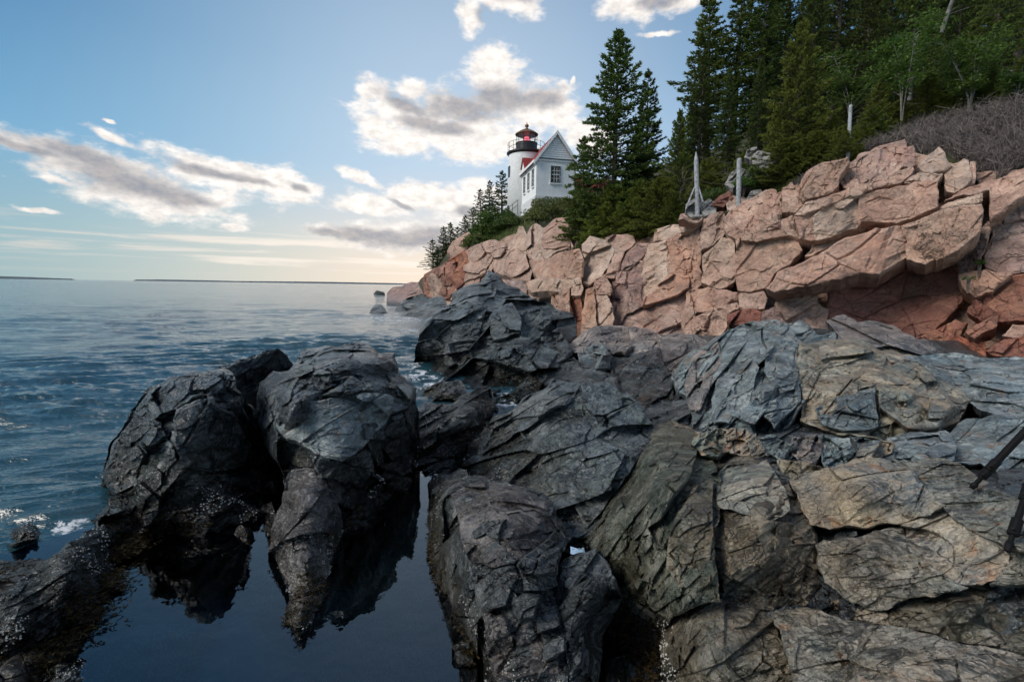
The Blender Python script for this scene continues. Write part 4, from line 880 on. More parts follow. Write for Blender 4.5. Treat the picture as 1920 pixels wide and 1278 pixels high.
outc('rock', 'plank', [(1531,1021),(1549,1013),(1585,1011),(1640,998),(1690,988),(1702,1022),(1742,1062),(1792,1092),(1815,1100),(1760,1112),(1714,1116),(1664,1139),(1625,1137),(1585,1119),(1550,1090),(1535,1060)],
   [(1531,1021,z,.88),(1585,1011,z,.95),(1690,988,z,.98),(1742,1062,z,.98),(1815,1100,z,.98),(1714,1116,z,.88),(1625,1137,z,.78),(1550,1090,z,.78),(1620,1050,z,.95)], 'strata', 10, .4, 'swirled grey brown rock above the long dark crack', n=(-.12,.2,.98), amp=.8)
outc('rock', 'plank', [(1852,1008),(1960,1048),(2100,1082),(2100,1120),(1960,1088),(1900,1092),(1858,1094),(1884,1075),(1892,1040)],
   [(1852,1008,z,1.14),(2100,1082,z,1.25),(2100,1120,z,1.15),(1858,1094,z,1.03),(1892,1040,z,1.1)], 'strata', 5, .4, 'narrow pale laminated shelf under the lower tripod foot', amp=.7)
olv = outc('rock', 'olive', [(1330,885),(1348,872),(1377,852),(1410,851),(1448,850),(1462,866),(1476,900),(1500,955),(1521,983),(1531,1021),(1534,1071),(1549,1128),(1500,1136),(1456,1137),(1406,1137),(1359,1105),(1347,1060),(1338,1010),(1348,960),(1342,920)],
   [(1330,885,4.0),(1410,851,4.15),(1462,866,3.95),(1500,955,z,.95),(1531,1021,z,.82),(1549,1128,z,.62),(1456,1137,z,.6),(1406,1137,z,.62),(1347,1060,z,.78),(1348,960,z,.92),(1430,950,z,1.05),(1420,1050,z,.9)],
   'schist', 12, .6, 'dark brown fractured rock between the ribbed ridge and the ochre rock', amp=1.0)
outc('rock', 'olive', [(1240,1152),(1262,1150),(1300,1135),(1325,1120),(1362,1112),(1406,1141),(1446,1155),(1470,1214),(1485,1260),(1492,1340),(1238,1340),(1244,1240)],
   [(1240,1152,z,.2),(1300,1135,z,.52),(1362,1112,z,.66),(1446,1155,z,.6),(1485,1260,z,.55),(1492,1340,z,.5),(1238,1340,z,.1),(1330,1220,z,.6),(1256,1240,z,.35)], 'slate', 14, .5, 'dark rounded rock at the bottom edge right of the weedy cleft', amp=.7)
outc('rock_slab', 'plank', [(1449,1152),(1490,1144),(1535,1143),(1571,1157),(1620,1168),(1678,1178),(1786,1202),(1900,1222),(2100,1250),(2100,1345),(1500,1345),(1488,1262),(1470,1200)],
   [(1449,1152,z,.66),(1535,1143,z,.72),(1678,1178,z,.80),(1900,1222,z,.86),(2100,1250,z,.9),(2100,1345,z,.86),(1500,1345,z,.58),(1700,1260,z,.86)], 'slab', 12, .4, 'large smooth grey brown slab across the bottom right corner', cat='rock slab', amp=.55)
outc('rock', 'olive', [(1670,1141),(1718,1120),(1760,1114),(1815,1106),(1858,1097),(1960,1092),(2100,1124),(2100,1246),(1960,1230),(1900,1220),(1786,1199),(1714,1184),(1672,1172)],
   [(1670,1141,z,.74),(1760,1114,z,.82),(1858,1097,z,.9),(2100,1124,z,1.0),(2100,1246,z,.88),(1786,1199,z,.80),(1672,1172,z,.75),(1800,1150,z,.92)], 'slab', 7, .4, 'brown stained rock between the long dark crack and the bottom slab', amp=.8)
outc('rock', 'tan', [(1552,1130),(1590,1124),(1625,1139),(1664,1142),(1668,1174),(1625,1166),(1575,1155),(1540,1141)], [(1552,1130,z,.66),(1590,1124,z,.72),(1664,1142,z,.74),(1668,1174,z,.74),(1575,1155,z,.68)], 'rubble', 5, .3, 'crumbly tan patch at the end of the long dark crack')
# ------------------------------------------------------------------ left group in the water
stk = outc('sea_stack', 'stack', [(186,955),(190,939),(200,870),(215,825),(250,770),(279,730),(319,710),(360,702),(409,695),(432,700),(440,730),(462,760),(480,800),(505,830),(530,880),(524,940),(500,965),(440,1000),(370,1030),(300,1045),(215,1050),(195,1010)],
   [(186,955,z,-.08),(200,1010,z,-.08),(300,1030,z,-.08),(440,985,z,-.08),(524,930,z,-.08),(530,880,z,.0),(200,870,z,.35),(250,770,z,.85),(319,710,z,1.2),(409,695,z,1.26),(440,730,z,1.1),(380,760,z,1.08),(300,800,z,.86),(480,800,z,.45),(260,900,z,.42),(340,930,z,.3),(400,860,z,.55),(460,880,z,.28)],
   'slate', 12, 1.2, 'large black craggy rock standing between the sea and the tide pool', cat='rock', amp=1.2)
outc('sea_stack', 'stack', [(405,697),(435,685),(469,673),(490,664),(519,656),(535,668),(545,684),(541,697),(520,720),(508,745),(500,770),(478,790),(455,765),(436,735)],
   [(405,697,z,1.1),(469,673,z,1.2),(519,656,z,1.3),(545,684,z,1.05),(508,745,z,.45),(500,770,z,.3),(455,765,z,.5)], 'schist', 9, 1.2, 'dark knobbly ridge behind the large black rock by the sea', cat='rock', amp=1.1)
outc('boulder', 'brown', [(437,762),(455,756),(472,764),(486,780),(495,802),(470,818),(446,792)], [(437,762,z,.62),(472,764,z,.6),(495,802,z,.32),(470,818,z,.25),(446,792,z,.48)], 'block', 9, .5, 'brown topped boulder wedged between the two big black rocks', 'boulder', amp=.8)
outc('shore_ledge', 'stack', [(-60,1165),(0,1121),(30,1100),(60,1075),(110,1038),(150,1010),(192,985),(215,1000),(222,1045),(216,1100),(190,1150),(165,1182),(130,1205),(90,1228),(20,1275),(-60,1330)],
   [(-60,1165,z,.2),(60,1075,z,.25),(150,1010,z,.28),(192,985,z,.26),(222,1045,z,-.03),(216,1100,z,-.05),(165,1182,z,-.05),(90,1228,z,-.05),(20,1275,z,-.05),(-60,1330,z,-.05),(120,1090,z,.34),(30,1170,z,.34)],
   'strata', 10, .5, 'slanting dark ledge in the lower left corner with weed on its pool side', cat='rock ledge', n=(-.6,.3,.8))
outc('shore_ledge', 'greypink', [(-60,1065),(0,1052),(50,1053),(105,1055),(80,1075),(40,1098),(0,1120),(-60,1150)], [(-60,1065,z,.02),(50,1053,z,.02),(105,1055,z,.03),(0,1120,z,.14),(-60,1150,z,.16)], 'strata', 8, .4, 'low wet brown ledge washed by the sea at the left edge', cat='rock ledge')
outc('shore_ledge', 'slate', [(4,1004),(22,992),(48,985),(84,989),(64,1010),(25,1022)], [(4,1004,z,-.02),(48,985,z,.05),(84,989,z,-.02),(25,1022,z,.0),(48,1000,z,.07)], 'slate', 5, .2, 'black rock just breaking the waves near the left edge', cat='rock ledge')
outc('rock', 'greypink', [(-60,1245),(0,1225),(40,1216),(78,1222),(98,1232),(100,1262),(75,1310),(-60,1330)], [(-60,1245,z,.12),(40,1216,z,.1),(98,1232,z,.02),(100,1262,z,-.04),(75,1310,z,-.04),(20,1270,z,.2)], 'schist', 8, .3, 'reddish weed-covered rock in the bottom left corner')
outc('rock', 'slate', [(68,1330),(90,1262),(112,1246),(150,1236),(182,1243),(176,1262),(160,1290),(150,1330)], [(68,1330,z,.02),(112,1246,z,.04),(182,1243,z,-.02),(160,1290,z,-.03),(120,1280,z,.1)], 'schist', 7, .3, 'small wet rock at the bottom edge beside the reddish corner rock')
# middle rock and finger
mid = outc('rock_outcrop', 'stack', [(481,774),(486,740),(491,718),(517,697),(545,697),(560,680),(573,656),(620,653),(666,646),(690,650),(703,660),(707,668),(738,664),(742,684),(743,702),(771,722),(777,762),(777,830),(772,880),(758,925),(735,950),(700,985),(650,1010),(620,1000),(610,950),(598,925),(575,905),(535,905),(528,870),(500,820)],
   [(481,774,6.2),(491,718,z,.98),(517,697,z,1.1),(573,656,z,1.35),(620,653,z,1.4),(666,646,z,1.42),(707,668,z,1.3),(748,684,z,1.15),(779,722,z,.95),(785,762,z,.75),(786,830,z,.1),(775,925,z,-.08),(740,950,z,-.08),(700,985,z,-.08),(650,1010,z,-.08),(598,925,z,.42),(535,905,z,.38),(500,820,z,.55),(530,790,z,.88),(600,800,z,.90),(640,850,z,.72),(700,800,z,.78),(740,750,z,.98),(650,720,z,1.24),(560,740,z,1.15),(690,880,z,.35),(600,870,z,.62)],
   'slate', 13, 1.2, 'tall grey topped rock in the middle of the tide pool', amp=1.1)
outc('rock_spur', 'fingerslate', [(537,902),(548,884),(575,880),(602,888),(622,925),(636,960),(638,1010),(622,1060),(605,1105),(598,1142),(582,1180),(568,1194),(543,1192),(536,1160),(545,1106),(530,1096),(509,1087),(508,1050),(512,1008),(526,955)],
   [(548,884,z,.62),(602,888,z,.64),(622,925,z,.46),(638,1010,z,.02),(622,1060,z,.01),(598,1142,z,.0),(568,1194,z,-.01),(540,1185,z,.0),(545,1106,z,.03),(509,1087,z,-.0),(508,1050,z,.0),(526,955,z,.30),(580,950,z,.50),(580,1050,z,.30),(565,1140,z,.16),(540,1040,z,.20)],
   'slab', 7, .35, 'long tapering stone finger pointing into the blue pool', amp=.8)
outc('stone', 'slate', [(484,966),(494,952),(508,945),(516,975),(512,1002),(502,1008),(488,998)], [(484,966,z,-.02),(508,945,z,.12),(512,1002,z,-.02),(488,998,z,-.03)], 'block', 3, .2, 'small jagged stone against the left side of the stone finger', 'stone')
outc('stone', 'slate', [(446,992),(452,986),(460,1005),(466,1028),(460,1034),(450,1020),(440,1005)], [(446,992,z,.05),(466,1028,z,-.02),(440,1005,z,-.0)], 'block', 3, .2, 'thin splinter of stone sticking out of the pool below the black rock', 'stone')
outc('rock', 'slate', [(818,722),(830,717),(862,716),(869,728),(868,748),(858,760),(845,745),(826,746),(800,756),(786,745),(798,730)], [(818,722,9.4),(862,716,9.3),(858,760,z,.05),(786,745,z,.05),(845,735,8.9)], 'block', 5, .8, 'squared black rock beside the foaming channel')
outc('rock', 'stack', [(784,770),(800,757),(840,762),(870,742),(890,732),(914,727),(922,745),(925,762),(908,797),(885,830),(862,850),(840,900),(820,925),(780,915),(775,860),(786,820)],
   [(784,770,z,.25),(840,762,z,.4),(914,727,z,.5),(925,762,z,.3),(908,797,z,.1),(862,850,z,.0),(820,925,z,-.08),(780,915,z,-.08),(850,800,z,.35),(880,775,z,.42),(786,840,z,.1)], 'strata', 9, .8, 'splintered black slabs leaning left across the narrow channel', n=(-.55,.3,.83), amp=1.2)
outc('rock', 'stack', [(180,975),(205,950),(235,955),(262,985),(262,1030),(215,1045),(190,1010)], [(180,975,z,.12),(205,950,z,.18),(235,955,z,.2),(262,1030,z,-.05),(215,1045,z,-.04),(190,1010,z,.16)], 'slate', 9, .8, 'low black rock joining the slanting ledge to the large craggy rock')
def puddle(pts, zz, lab):
    V = [tuple(at(*Zc(x, y, zz))) for x, y in pts]
    obj('puddle', mesh('puddle', V, [tuple(range(len(V)))], M['pool']), label=lab, kind='structure')
puddle([(1040,1000),(1070,992),(1112,1004),(1120,1030),(1085,1042),(1052,1032)], .24, 'tiny puddle between the foreground rocks')
puddle([(1140,1235),(1180,1225),(1240,1235),(1245,1330),(1130,1330)], .03, 'water in the cleft at the bottom edge')
for p in ([(497,724),(517,700),(552,695),(577,706),(600,735),(570,756),(530,770),(500,772)], [(560,690),(575,658),(620,655),(666,648),(702,660),(660,702),(610,716),(577,705)],
          [(605,740),(660,704),(705,670),(738,670),(748,702),(779,726),(762,764),(705,772),(690,742),(640,744)]): block(mid, 'slatefar', p, 'slate', .975, tilt=-.01)
block(mid, 'blue', [(521,774),(560,754),(620,747),(690,738),(738,745),(722,792),(680,836),(640,862),(600,850),(575,836),(540,822),(520,800)], 'slab', .965, amp=.8)
block(mid, 'stack', [(577,842),(602,852),(640,866),(690,838),(702,900),(662,952),(618,938),(600,900)], 'slate', .985)
block(mid, 'stack', [(700,850),(730,790),(775,765),(784,830),(770,880),(735,905)], 'slate', .985)
for p in ([(255,772),(282,733),(322,713),(405,699),(430,706),(420,736),(370,746),(330,766),(290,790),(262,792)], [(332,769),(375,749),(420,750),(446,790),(470,832),(455,870),(400,882),(342,872),(322,822)],
          [(201,870),(217,826),(256,777),(300,793),(318,830),(310,890),(270,930),(217,932),(199,905)], [(204,934),(262,938),(272,990),(236,1012),(206,985)]): block(stk, 'stack', p, 'slate', .975, tilt=.01)
block(ctr, 'fingerslate', [(846,926),(905,902),(960,912),(1020,934),(1040,972),(1060,1008),(1000,1042),(930,1062),(882,1050),(864,990)], 'slab', .975, amp=1.1)
block(ctr, 'slate', [(880,1060),(930,1070),(1000,1050),(1038,1045),(1030,1120),(960,1150),(900,1140)], 'slate', .985)
block(ctr, 'fingerslate', [(905,1150),(960,1158),(1030,1130),(1048,1180),(1050,1300),(940,1300),(915,1220)], 'slate', .98)
block(mnd, 'slatefar', [(930,790),(990,750),(1040,722),(1085,726),(1060,760),(990,800),(940,830),(905,850)], 'strata', .985, n=(-.45, .3, .85), amp=.9)
block(mnd, 'slatefar', [(1085,905),(1130,850),(1200,815),(1218,825),(1190,868),(1170,895),(1130,955),(1100,990),(1080,950)], 'slab', .985)
block(crb, 'blue', [(1336,748),(1350,702),(1400,670),(1422,690),(1402,762),(1370,792),(1340,792)], 'steep', .975)
block(crb, 'greypink', [(1285,720),(1300,668),(1345,642),(1352,672),(1330,720),(1310,770),(1295,765)], 'steep', .98)
block(crb, 'blue', [(1438,655),(1494,652),(1495,700),(1500,750),(1452,802),(1424,764),(1432,700)], 'schist', .975)
block(crw, 'brown', [(1512,652),(1600,642),(1660,668),(1640,720),(1560,742),(1513,735)], 'schist', .98)
block(crw, 'blue', [(1562,748),(1640,727),(1645,798),(1592,804),(1548,796),(1530,765)], 'schist', .98)
block(crw, 'brown', [(1652,674),(1720,682),(1752,708),(1788,760),(1760,800),(1702,800),(1652,762)], 'schist', .975)
block(rdg, 'green', [(1195,905),(1235,850),(1275,800),(1312,830),(1290,900),(1240,970),(1190,1010),(1165,985)], 'steep', .98)
block(rdg, 'olive', [(1262,985),(1300,915),(1335,900),(1336,1000),(1330,1090),(1280,1110),(1250,1060)], 'schist', .98)
block(olv, 'brown', [(1342,900),(1372,862),(1432,858),(1470,915),(1480,955),(1440,980),(1390,960),(1350,950)], 'schist', .98)
block(olv, 'olive', [(1360,990),(1420,975),(1490,985),(1515,1040),(1500,1110),(1430,1115),(1372,1080)], 'schist', .98)
# ------------------------------------------------------------------ sea, tide pool, pool bed, distant land
# the pool shore line on the water plane; beyond it is open sea
PL = [Zc(-300, 1140, 0), Zc(40, 1110, 0), Zc(150, 1040, 0), Zc(250, 975, 0), Zc(350, 930, 0), Zc(450, 900, 0), Zc(530, 850, 0), Zc(600, 830, 0), Zc(700, 830, 0), Zc(780, 805, 0), Zc(860, 795, 0), Zc(910, 790, 0), Zc(1000, 780, 0)]
PLW = np.array([at(*p)[:2] for p in PL])
def line_y(x):
    o = np.argsort(PLW[:, 0]); return np.interp(x, PLW[o, 0], PLW[o, 1])
def build_sea():
    ang = np.concatenate([np.linspace(-1.5, -.86, 14), np.linspace(-.85, .13, 500), np.linspace(.14, 1.3, 12)])
    ys = np.concatenate([[1500, 1300], np.arange(1160, 700, -2.0), np.arange(700, 545, -.75)])
    dist = np.array([Zc(960, y + 3.5, 0)[2] for y in ys if True]); dist = np.concatenate([dist, dist[-1] * 1.25 ** np.arange(1, 22)])
    A_, D = np.meshgrid(ang, dist)
    X = D * np.tan(np.clip(A_, -1.4, 1.25)); Y = D.copy()
    P = np.stack([X.ravel(), Y.ravel(), np.zeros(X.size)], 1)
    dd = np.linalg.norm(P[:, :2], axis=1)
    rs = np.random.RandomState(4); h = np.zeros(len(P)); 
    wob = fbm(P / 3.1, 3, 77)
    for i in range(46):
        lam = .22 * (1.115 ** i)
        th = rad(-72) + rs.normal(0, .33)
        k = 2 * math.pi / lam; ph = rs.rand() * 6.28
        s = np.sin(k * (P[:, 0] * math.cos(th) + P[:, 1] * math.sin(th)) + ph + wob * 1.2)
        a = .0150 * lam ** .72 if lam < 1.2 else .0150 * 1.2 ** .72 * (1.2 / lam) ** .4
        res = np.clip((lam / (dd * dd / (F * EYE) * 3.0 + 1e-6) - .6), 0, 1)   # waves finer than the grid are left to the bump
        h += a * res * (1 - np.abs(s)) * 1.7 if i % 3 == 0 else a * res * s
    h *= 1.0 + .8 * fbm(P / 6.0, 3, 31)
    edge_d = P[:, 1] - line_y(P[:, 0]); 
    calm = np.clip(edge_d / 1.2, 0, 1)
    P[:, 2] = h * calm * 1.05 - .02
    foam = np.zeros(len(P))
    for px, py, r in [(790, 712, .9), (830, 735, .6), (760, 690, .7), (950, 755, .7), (1000, 752, .5), (770, 700, .3), (740, 600, 2.5), (700, 596, 1.5), (790, 620, 1.5), (110, 1010, .4)]:
        c = at(*Zc(px, py, 0)); foam += 1.3 * np.exp(-((P[:, 0] - c[0]) ** 2 + (P[:, 1] - c[1]) ** 2) / r ** 2)
    nr, nc = X.shape; I = np.arange(nr * nc).reshape(nr, nc)
    Q = np.stack([I[:-1, :-1], I[:-1, 1:], I[1:, 1:], I[1:, :-1]], -1).reshape(-1, 4)
    keep = (edge_d[Q] > -.25).all(1); Q = Q[keep]
    return obj('sea', mesh('sea', P, Q, M['sea'], True, {'foam': foam}), kind='structure', label='blue sea with small waves reaching the horizon')
build_sea()
def build_pool():
    xs = np.linspace(-14, 3.0, 120); y1 = line_y(xs) + .25
    V = []; Fc = []
    for x, y in zip(xs, y1): V += [(x, -3.0, .0), (x, y, .0)]
    for i in range(len(xs) - 1): Fc.append((2 * i, 2 * i + 2, 2 * i + 3, 2 * i + 1))
    obj('tide_pool_water', mesh('tide_pool_water', V, Fc, M['pool'], True), kind='structure', label='still blue tide pool mirroring the rocks and sky')
    n = 150
    X, Y = np.meshgrid(np.linspace(-8, 3.5, n), np.linspace(-2, 9, n)); P = np.stack([X.ravel(), Y.ravel(), np.full(X.size, -.62)], 1)
    P[:, 2] += .16 * fbm(P / .7, 4, 8) + facet(P, .8, .2, 3)
    P[:, 2] = np.minimum(P[:, 2], -.2)
    I = np.arange(n * n).reshape(n, n); Q = np.stack([I[:-1, :-1], I[:-1, 1:], I[1:, 1:], I[1:, :-1]], -1).reshape(-1, 4)
    obj('pool_bed', mesh('pool_bed', P, Q, M['bed'], True), kind='structure', label='weedy floor of the tide pool')
build_pool()
def island(pts, Y, depth, lab):
    # low wooded land on the horizon: profile of heights, real width and depth
    V = []; n = len(pts); xs = np.linspace(pts[0][0], pts[-1][0], 160)
    tops = np.interp(xs, [p[0] for p in pts], [p[1] for p in pts])
    rs = np.random.RandomState(int(Y)); tops = tops + rs.uniform(-1, 1, len(xs)) * .22
    for i, (x, t_) in enumerate(zip(xs, tops)):
        p = at(x, t_, Y); q = at(x, t_, Y)
        V += [(p[0], Y - 30, -.5), (p[0], Y, max(p[2], .1)), (p[0] * (1 + depth / Y), Y + depth, max(p[2] * .9, .1)), (p[0] * (1 + depth / Y), Y + depth + 30, -.5)]
    Fc = [(4 * i + k, 4 * i + 4 + k, 4 * i + 5 + k, 4 * i + 1 + k) for i in range(len(xs) - 1) for k in range(3)]
    return obj('distant_land', mesh('distant_land', V, Fc, M['far']), kind='structure', label=lab)
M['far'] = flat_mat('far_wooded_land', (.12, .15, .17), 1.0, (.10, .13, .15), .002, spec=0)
island([(-400, 503), (-100, 513), (0, 517.6), (60, 519.5), (135, 522.6)], 2600, 300, 'low dark land on the left horizon')
island([(255, 524.0), (300, 523.8), (400, 525.6), (470, 527.6)], 2900, 300, 'thin wooded island on the horizon')
island([(430, 526.6), (560, 527.6), (640, 528.7), (720, 530.3), (800, 532.5)], 3300, 300, 'faint far shore on the horizon beside the cliff end')
# ------------------------------------------------------------------ lighthouse
def ldir(): pass
UX = np.array([.978, .21]); VX = np.array([-.21, .978])      # house axes: along the gable wall, away from the camera
HA = at(1004, 402, 49.0)[:2]                                   # near corner of the brick house
house = bpy.data.objects.new('lighthouse_building', None); C.objects.link(house)
house.location = (HA[0], HA[1], 10.0); house.rotation_euler = (0, 0, math.atan2(UX[1], UX[0]))
tag(house, 'white brick house with steep gable and multi-pane window beside the light tower', 'house')
W_, D_, EV, AP = 4.0, 6.8, 14.75 - 10, 17.35 - 10
def gable(mb, x0, x1, y0, y1, z0, ze, za):
    xm = (x0 + x1) / 2
    V = [(x0, y0, z0), (x1, y0, z0), (x1, y0, ze), (xm, y0, za), (x0, y0, ze), (x0, y1, z0), (x1, y1, z0), (x1, y1, ze), (xm, y1, za), (x0, y1, ze)]
    mb.add(V, [(0, 1, 2, 3, 4), (9, 8, 7, 6, 5), (0, 4, 9, 5), (1, 6, 7, 2), (4, 3, 8, 9), (3, 2, 7, 8)])
m = MB(); gable(m, 0, W_, 0, D_, 1.25, EV, AP); m.build('wall', M['white'], house)
m = MB(); m.box(-.07, W_ + .07, -.07, D_ + .07, -2.2, 1.25)
found = m.build('stone_base', M['stone'], house)
def roofslab(mb, x0, x1, y0, y1, ze, za, t=.1, ov=.28):
    xm = (x0 + x1) / 2; s = (za - ze) / (xm - x0)
    for sg in (-1, 1):
        xe = x0 - ov if sg < 0 else x1 + ov; zz = ze - ov * s
        V = [(xm, y0 - ov, za + .02), (xe, y0 - ov, zz + .02), (xe, y1 + ov, zz + .02), (xm, y1 + ov, za + .02)]
        V += [(a, b, c + t) for a, b, c in V]
        f = [(0, 1, 2, 3), (7, 6, 5, 4), (0, 4, 5, 1), (1, 5, 6, 2), (2, 6, 7, 3), (3, 7, 4, 0)]
        mb.add(V, f)
m = MB(); roofslab(m, 0, W_, 0, D_, EV, AP); m.build('roof', M['redroof'], house)
m = MB()   # raking white barge boards and eaves
xm = W_ / 2; s_ = (AP - EV) / xm
for sg in (-1, 1):
    xe = -.32 if sg < 0 else W_ + .32; ze = EV - .32 * s_
    V = [(xm, -.36, AP - .18), (xe, -.36, ze - .18), (xe, -.36, ze + .2), (xm, -.36, AP + .2)]; V += [(a, -.25, c) for a, b, c in V]
    m.add(V, [(0, 1, 2, 3), (7, 6, 5, 4), (0, 4, 5, 1), (1, 5, 6, 2), (2, 6, 7, 3), (3, 7, 4, 0)])
m.box(-.34, -.26, -.2, D_ + .2, EV - .34, EV - .12)
m.build('barge_board', M['trim'], house)
m = MB(); m.box(-.03, W_ + .03, -.10, -.01, EV - .13, EV + .04); m.box(-.10, -.01, 0, D_, EV - .42, EV - .22); m.build('cornice', M['trim'], house)
m = MB(); m.box(.0, W_, -.16, -.003, EV + .06, EV + .12); m.build('gable_band', M['green_sash'], house)
for k in range(11):     # clapboards of the gable, each one proud of the next
    z0 = EV + .16 + k * .205; hw = (AP - z0 - .32) / s_
    if hw < .1: break
    V = [(xm - hw, -.02, z0), (xm + hw, -.02, z0), (xm + hw, -.07, z0), (xm - hw, -.07, z0), (xm - hw, -.02, z0 + .2), (xm + hw, -.02, z0 + .2)]
    m = MB(); m.add(V, [(0, 1, 2, 3), (3, 2, 5, 4), (0, 3, 4), (1, 5, 2), (0, 4, 5, 1)]); m.build('clapboard', M['trim'], house)
def window(parent, ox, oy, z0, z1, w, axis, nx=3, nz=4, name='window'):
    """axis 0: faces -y with width along x; axis 1: faces -x with width along y"""
    def B(mb, a0, a1, z0_, z1_, d0, d1):
        if axis == 0: mb.box(ox + a0, ox + a1, oy - d1, oy - d0, z0_, z1_)
        else: mb.box(ox - d1, ox - d0, oy + a0, oy + a1, z0_, z1_)
    m = MB(); B(m, 0, w, z0, z0 + .07, .0, .10); B(m, 0, w, z1 - .07, z1, .0, .10); B(m, 0, .07, z0 + .07, z1 - .07, .0, .10); B(m, w - .07, w, z0 + .07, z1 - .07, .0, .10)
    fr = m.build(name, M['green_sash'], parent)
    m = MB(); B(m, .07, w - .07, z0 + .07, z1 - .07, .002, .015); m.build('pane', M['dark'], fr)
    m = MB()
    if nx:
        for i in range(nx + 1): a = .07 + (w - .14) * i / nx; B(m, a - .016, a + .016, z0 + .07, z1 - .07, .02, .045)
        for i in range(nz + 1): a = z0 + .07 + (z1 - z0 - .14) * i / nz; hh = .035 if i == nz / 2 else .016; B(m, .07, w - .07, a - hh, a + hh, .022, .05)
        m.build('muntin', M['trim'], fr)
    m = MB(); B(m, -.08, w + .08, z0 - .12, z0 - .002, .0, .14); B(m, -.07, -.002, z0, z1, 0, .05); B(m, w + .002, w + .07, z0, z1, 0, .05); B(m, -.07, w + .07, z1 + .002, z1 + .08, 0, .05); m.build('sill', M['trim'], fr)
window(house, 1.48, 0, 2.55, 4.18, .98, 0)
for oy in (.75, 2.6, 4.45): window(house, 0, oy, 2.3, 4.0, .72, 1, 2, 4)
# connecting wing: small cross gable with red roof between house and tower
m = MB()
Vw = [(-.05, 4.1, EV - .3), (-.05, 6.7, EV - .3), (-.05, 5.4, AP - 1.25), (2.2, 4.1, EV - .3), (2.2, 6.7, EV - .3), (2.2, 5.4, AP - 1.25)]
m.add(Vw, [(0, 2, 1), (3, 4, 5), (0, 3, 5, 2), (1, 2, 5, 4), (0, 1, 4, 3)]); m.build('cross_gable', M['trim'], house)
m = MB()
for a, b in ((4.1, -1), (6.7, 1)):
    V = [(-.2, 5.4, AP - 1.23), (2.3, 5.4, AP - 1.23), (2.3, a + b * .12, EV - .45), (-.2, a + b * .12, EV - .45)]; V += [(p, q, r + .08) for p, q, r in V]
    m.add(V, [(0, 1, 2, 3), (7, 6, 5, 4), (0, 4, 5, 1), (1, 5, 6, 2), (2, 6, 7, 3), (3, 7, 4, 0)])
m.build('cross_roof', M['redroof'], house)
# tower
TC = at(985, 402, 57.0)
tower = bpy.data.objects.new('lighthouse_tower', None); C.objects.link(tower); tower.location = (TC[0], TC[1], 10.0)
tag(tower, 'round white lighthouse tower with black lantern gallery and red light', 'lighthouse')
TZ = 17.35 - 10
m = MB(); m.lathe([(2.18, -2), (2.02, TZ - .35), (2.02, TZ - .3)], 48); m.build('tower_wall', M['white'], tower, smooth=True)
m = MB(); m.lathe([(2.05, TZ - .3), (2.22, TZ - .14), (2.25, TZ - .12), (2.25, TZ), (2.2, TZ + .02)], 48); gal = m.build('gallery', M['black'], tower)
for k in range(16):
    a = 2 * math.pi * k / 16; m = MB(); m.tube([(2.12 * math.cos(a), 2.12 * math.sin(a), TZ), (2.12 * math.cos(a), 2.12 * math.sin(a), TZ + 1.0)], .022, 5); m.build('baluster', M['black'], tower)
for zz in (.5, 1.0):
    m = MB(); m.tube([(2.12 * math.cos(2 * math.pi * k / 48), 2.12 * math.sin(2 * math.pi * k / 48), TZ + zz) for k in range(49)], .022, 5); m.build('handrail', M['black'], tower)
LZ = TZ + 1.02
m = MB(); m.lathe([(1.22, TZ), (1.22, LZ), (1.27, LZ), (1.27, LZ + .07), (1.2, LZ + .07)], 20); m.build('lantern_base', M['black'], tower)
m = MB(); m.lathe([(1.17, LZ + .07), (1.17, LZ + 1.02)], 10, cap=False); m.build('lantern_glass', M['glass'], tower)
for k in range(10):
    a = 2 * math.pi * k / 10; m = MB(); m.tube([(1.19 * math.cos(a), 1.19 * math.sin(a), LZ + .05), (1.19 * math.cos(a), 1.19 * math.sin(a), LZ + 1.04)], .03, 5); m.build('mullion', M['black'], tower)
m = MB(); m.lathe([(1.3, LZ + 1.0), (1.32, LZ + 1.08), (.9, LZ + 1.36), (.5, LZ + 1.55), (.2, LZ + 1.68), (.12, LZ + 1.78)], 20); m.build('lantern_roof', M['copper'], tower)
m = MB(); m.lathe([(.12, LZ + 1.7), (.1, LZ + 1.84), (.2, LZ + 1.92), (.24, LZ + 2.02), (.2, LZ + 2.12), (.06, LZ + 2.2), (.03, LZ + 2.42)], 16); m.build('ventilator_ball', M['copper'], tower, smooth=True)
m = MB(); m.lathe([(.25, TZ + .1), (.25, LZ + .1), (.33, LZ + .14), (.36, LZ + .5), (.26, LZ + .78), (.1, LZ + .84)], 16); m.build('lamp', M['beacon'], tower, smooth=True)
for z0, z1 in ((4.55, 5.75), (.35, 1.4)):
    a = math.atan2(-.35, -1); m = MB()
    fr = bpy.data.objects.new('tower_window', None)
    V = []; r = 2.09 if z0 > 3 else 2.15
    for (rr, zz) in ((r - .1, z0), (r + .04, z0), (r + .04, z1), (r - .1, z1)):
        for da in (-.14, .14): V.append((rr * math.cos(a + da), rr * math.sin(a + da), zz))
    m.add(V, [(0, 1, 3, 2), (2, 3, 5, 4), (4, 5, 7, 6), (6, 7, 1, 0), (0, 2, 4, 6), (1, 7, 5, 3)]); m.build('tower_window', M['dark'], tower)
